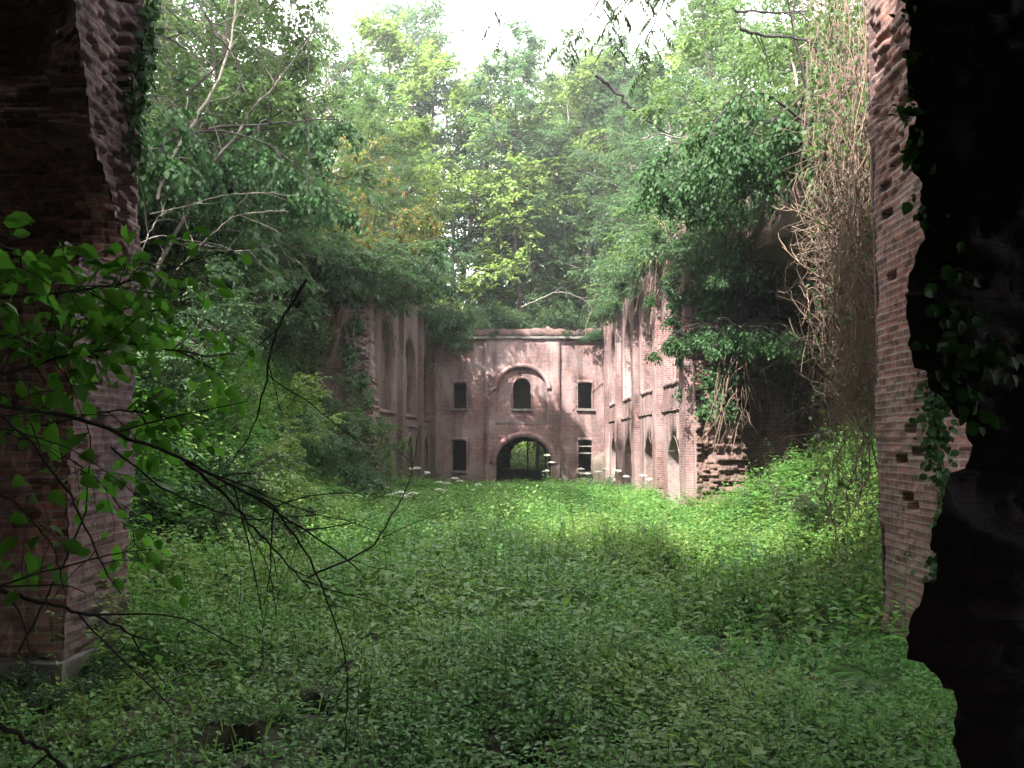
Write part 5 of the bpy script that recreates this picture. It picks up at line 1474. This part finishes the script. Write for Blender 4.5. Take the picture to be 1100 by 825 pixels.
for k, a in enumerate([
    ([(-40, 322), (40, 316), (75, 314), (120, 306), (158, 299), (215, 275)], 2.7, 3.3, .007, 'leafy sapling branch reaching right across the left pier, uppermost', 24, 7),
    ([(-40, 415), (30, 392), (68, 385), (110, 375), (150, 366), (220, 384), (255, 380)], 2.6, 3.4, .008, 'leafy sapling branch below the uppermost one, longest', 26, 7),
    ([(-40, 250), (0, 262), (30, 280), (60, 300), (100, 318)], 2.3, 2.7, .006, 'short leafy branch entering high at the left edge', 12, 6),
    ([(-30, 370), (40, 350), (90, 345), (140, 330), (190, 335), (230, 345)], 3.0, 3.6, .005, 'thin leafy branch between the two long ones', 20, 7),
    ([(-20, 470), (60, 455), (120, 440), (170, 445), (190, 470)], 3.0, 3.4, .006, 'leafy branch hanging before the middle of the left pier', 14, 6),
    ([(60, 480), (110, 520), (140, 560), (150, 600)], 3.2, 3.6, .004, 'drooping leafy twig by the right edge of the left pier', 9, 6),
    ([(-30, 520), (20, 540), (60, 590), (70, 640)], 2.6, 2.8, .004, 'dim leafy twig low at the left edge', 7, 5),
]): near_branch(a[0], a[1], a[2], a[3], a[4], 350+k, a[5], a[6], sl=(.10, .32), lsize=.072, name='leafy_branch')

for k, a in enumerate([
    ([(168, 215), (173, 190), (208, 130), (243, 74), (251, 20), (256, -40)], 15, .032, 'pale leaning bare stem crossing upwards in the left trees', 10, 'palebark'),
    ([(150, 330), (173, 280), (214, 198), (276, 111), (305, 82), (340, 30)], 15.5, .045, 'long grey diagonal stem in the left trees', 10, 'bark'),
    ([(200, -30), (214, 4), (235, 41), (255, 66), (262, 100)], 13, .03, 'dark limb hanging from the top in the left trees', 6, 'darktwig'),
    ([(120, 12), (156, 33), (180, 40), (202, 54)], 11, .025, 'dark twiggy limb beside the top of the left pier', 6, 'darktwig'),
    ([(190, 290), (214, 264), (251, 231), (292, 226), (310, 228)], 14, .012, 'pale arching bare branch below the autumn bush', 6, 'palebark'),
    ([(160, 230), (200, 222), (235, 210), (297, 206)], 14, .010, 'pale straight bare branch in front of the autumn bush', 5, 'palebark'),
    ([(150, 262), (175, 250), (202, 268), (272, 270), (300, 262)], 13, .010, 'low pale bare branch over the left bank', 6, 'palebark'),
    ([(148, 280), (160, 250), (170, 232), (186, 226)], 12, .010, 'short pale bare branch right beside the left pier', 5, 'palebark'),
    ([(240, 170), (262, 210), (300, 260), (320, 310)], 17, .03, 'grey stem slanting down the left side', 8, 'bark'),
    ([(290, 330), (300, 250), (330, 180), (352, 110)], 22, .045, 'grey stem standing left of the long thin vine', 8, 'bark'),
    ([(640, 82), (652, 90), (675, 112), (696, 130), (720, 146)], 20, .05, 'dark broken limb in the upper right trees', 5, 'darktwig'),
    ([(690, 150), (708, 142), (730, 150), (752, 138), (762, 118)], 20, .02, 'pale curling branch in the upper right trees', 6, 'palebark'),
    ([(790, 13), (810, 12), (850, 14), (880, 8)], 14, .025, 'upper dark level limb beside the top of the hanging vines', 6, 'darktwig'),
    ([(795, 32), (815, 37), (862, 42), (890, 50)], 14, .03, 'lower dark level limb beside the top of the hanging vines', 6, 'darktwig'),
    ([(560, 330), (600, 312), (630, 322), (648, 352)], 46, .03, 'pale arching twig over the right upper window', 6, 'palebark'),
    ([(840, 120), (815, 145), (790, 150), (760, 160)], 18, .025, 'dry twig spreading over the dark recess', 8, 'bark'),
]): near_branch(a[0], a[1], a[1]*1.03, a[2], a[3], 380+k, a[4], sl=(.4, 1.4), mat=a[5])

# ------------------------------------------------------------------ ash sprays hanging into the top of the view
def ash_branch(px, Y, label, seed, nleaf):
    rng = np.random.default_rng(seed)
    Q = branch_path(px, Y, Y, rng=rng, wob=.012)
    root = thing('ash_branch', label, 'branch', Q[0])
    V, F = tubes(Q[None], .016*np.linspace(1, .3, len(Q))[None], 5); part('stem', V, F, M['darktwig'], root, uvs=False)
    t = np.clip(np.linspace(.35, 1, nleaf)+rng.normal(0, .03, nleaf), 0, 1); P, T = along(Q[None], np.zeros(nleaf, int), t)
    a = rng.uniform(0, 2*PI, nleaf); D = norm(T*.3+np.stack([np.cos(a)*.9, np.sin(a)*.6, np.full(nleaf, -.25)], 1))
    rc = grow(P, D, rng.uniform(.22, .36, nleaf), 8, 1.1, .05, rng)
    V, F = tubes(rc, np.full((nleaf, 8), .0025), 3)
    per = 13; idx = np.repeat(np.arange(nleaf), per); tt = np.tile(np.concatenate([np.repeat(np.linspace(.25, .92, 6), 2), [1.]]), nleaf)
    P2, T2 = along(rc, idx, tt); S = norm(np.cross(T2, [[0, 0, 1.]])); sg = np.tile(np.concatenate([np.tile([1., -1], 6), [0]]), nleaf)[:, None]
    L = .10*rng.uniform(.8, 1.15, len(idx))
    V2, F2 = leaves(P2, S*sg+T2*.55-[0, 0, .3], np.array([0, 0, 1.])+rng.normal(0, .25, P2.shape), L, L*.3)
    part('foliage', *merge([(V, F), (V2, F2)]), M['leaf_ash'], root, uvs=False)
for k, a in enumerate([
    ([(640, -90), (655, -30), (640, 10), (620, 30), (600, 45)], 9.0, 'dark ash spray hanging against the white sky, left one', 16),
    ([(700, -90), (690, -20), (668, 10), (650, 30), (655, 50)], 9.4, 'dark ash spray hanging at the top, between two others', 16),
    ([(740, -80), (720, -20), (705, 20), (690, 50), (692, 75)], 9.8, 'dark ash spray hanging at the top, right one', 18),
    ([(500, -90), (520, -20), (538, 30), (545, 58), (540, 66)], 11.0, 'small ash spray dangling alone in the white sky', 7),
]): ash_branch(a[0], a[1], a[2], 400+k, a[3])
SUN = (-.40, -.53, .74)
CLOUD = (.6, .95, 9.0)
SUN_ENERGY, SKY_STRENGTH, EXPOSURE, HAZE = 5.0, .135, 2.6, 0.0011
# ------------------------------------------------------------------ light, air, camera
sc = bpy.context.scene
w = bpy.data.worlds.new('World'); sc.world = w; w.use_nodes = True
nt = w.node_tree
bg = nt.nodes['Background']
sky = nt.nodes.new('ShaderNodeTexSky'); sky.sky_type = 'NISHITA'; sky.sun_disc = False
SUN_DIR = Vector(SUN).normalized()
sky.sun_elevation = math.asin(SUN_DIR.z)
sky.sun_rotation = math.atan2(SUN_DIR.x, SUN_DIR.y)
sky.dust_density = 3.0; sky.air_density = 1.0; sky.ozone_density = 1.0
tcs = nt.nodes.new('ShaderNodeTexCoord'); cn = nt.nodes.new('ShaderNodeTexNoise'); cn.inputs['Scale'].default_value = 2.2; cn.inputs['Detail'].default_value = 6
nt.links.new(tcs.outputs['Generated'], cn.inputs['Vector'])
cr = nt.nodes.new('ShaderNodeMapRange'); cr.inputs[1].default_value = .35; cr.inputs[2].default_value = .6; cr.inputs[3].default_value = CLOUD[0]; cr.inputs[4].default_value = CLOUD[1]
nt.links.new(cn.outputs[0], cr.inputs[0])
cm = nt.nodes.new('ShaderNodeMix'); cm.data_type = 'RGBA'; cm.inputs[7].default_value = (CLOUD[2], CLOUD[2]*.99, CLOUD[2]*.97, 1)
nt.links.new(cr.outputs[0], cm.inputs[0]); nt.links.new(sky.outputs[0], cm.inputs[6])
nt.links.new(cm.outputs[2], bg.inputs[0]); bg.inputs[1].default_value = SKY_STRENGTH
s = bpy.data.lights.new('sun', 'SUN'); s.energy = SUN_ENERGY; s.angle = rad(.5); s.color = (1, .955, .88)
so = bpy.data.objects.new('sun', s); C.objects.link(so)
so.rotation_euler = SUN_DIR.to_track_quat('Z', 'Y').to_euler(); so.location = (-30, -10, 60)

if HAZE > 0:
    V, F = box_arrays((-130, -20, -3), (130, 150, 45), 1000)
    V, F = np.unique(np.round(V, 3), axis=0, return_inverse=True)[0], None
    V = np.array([(x, y, z) for x in (-130, 130) for y in (-20, 150) for z in (-3.5, 45)], float)
    F = [np.array([(0, 1, 3, 2), (4, 6, 7, 5), (0, 4, 5, 1), (2, 3, 7, 6), (0, 2, 6, 4), (1, 5, 7, 3)])]
    m, nt2, N, L, out = newmat('damp_air')
    pv = N('ShaderNodeVolumePrincipled'); pv.inputs['Density'].default_value = HAZE; pv.inputs['Color'].default_value = (.93, .95, 1, 1); pv.inputs['Anisotropy'].default_value = .6
    L(pv.outputs[0], out.inputs['Volume'])
    o = link('haze', mesh_data('haze', V, F), m); tag(o, 'thin damp forest air over the court', kind='stuff')

cam = bpy.data.cameras.new('camera'); co = bpy.data.objects.new('camera', cam); C.objects.link(co)
cam.sensor_fit = 'HORIZONTAL'; cam.sensor_width = 36; cam.lens = 36*FPX/1100
cam.clip_start = .05; cam.clip_end = 3000
co.location = tuple(EYE); co.rotation_euler = (PI/2+PITCH, 0, YAW)
sc.camera = co
sc.view_settings.view_transform = 'Standard'; sc.view_settings.look = 'None'
sc.view_settings.exposure = EXPOSURE; sc.view_settings.gamma = 1; sc.view_settings.use_curve_mapping = False
cy = sc.cycles
cy.max_bounces = 6; cy.diffuse_bounces = 4; cy.glossy_bounces = 2; cy.transmission_bounces = 4; cy.transparent_max_bounces = 4; cy.volume_bounces = 0
cy.use_denoising = True; cy.caustics_reflective = False; cy.caustics_refractive = False
cy.sample_clamp_indirect = 6
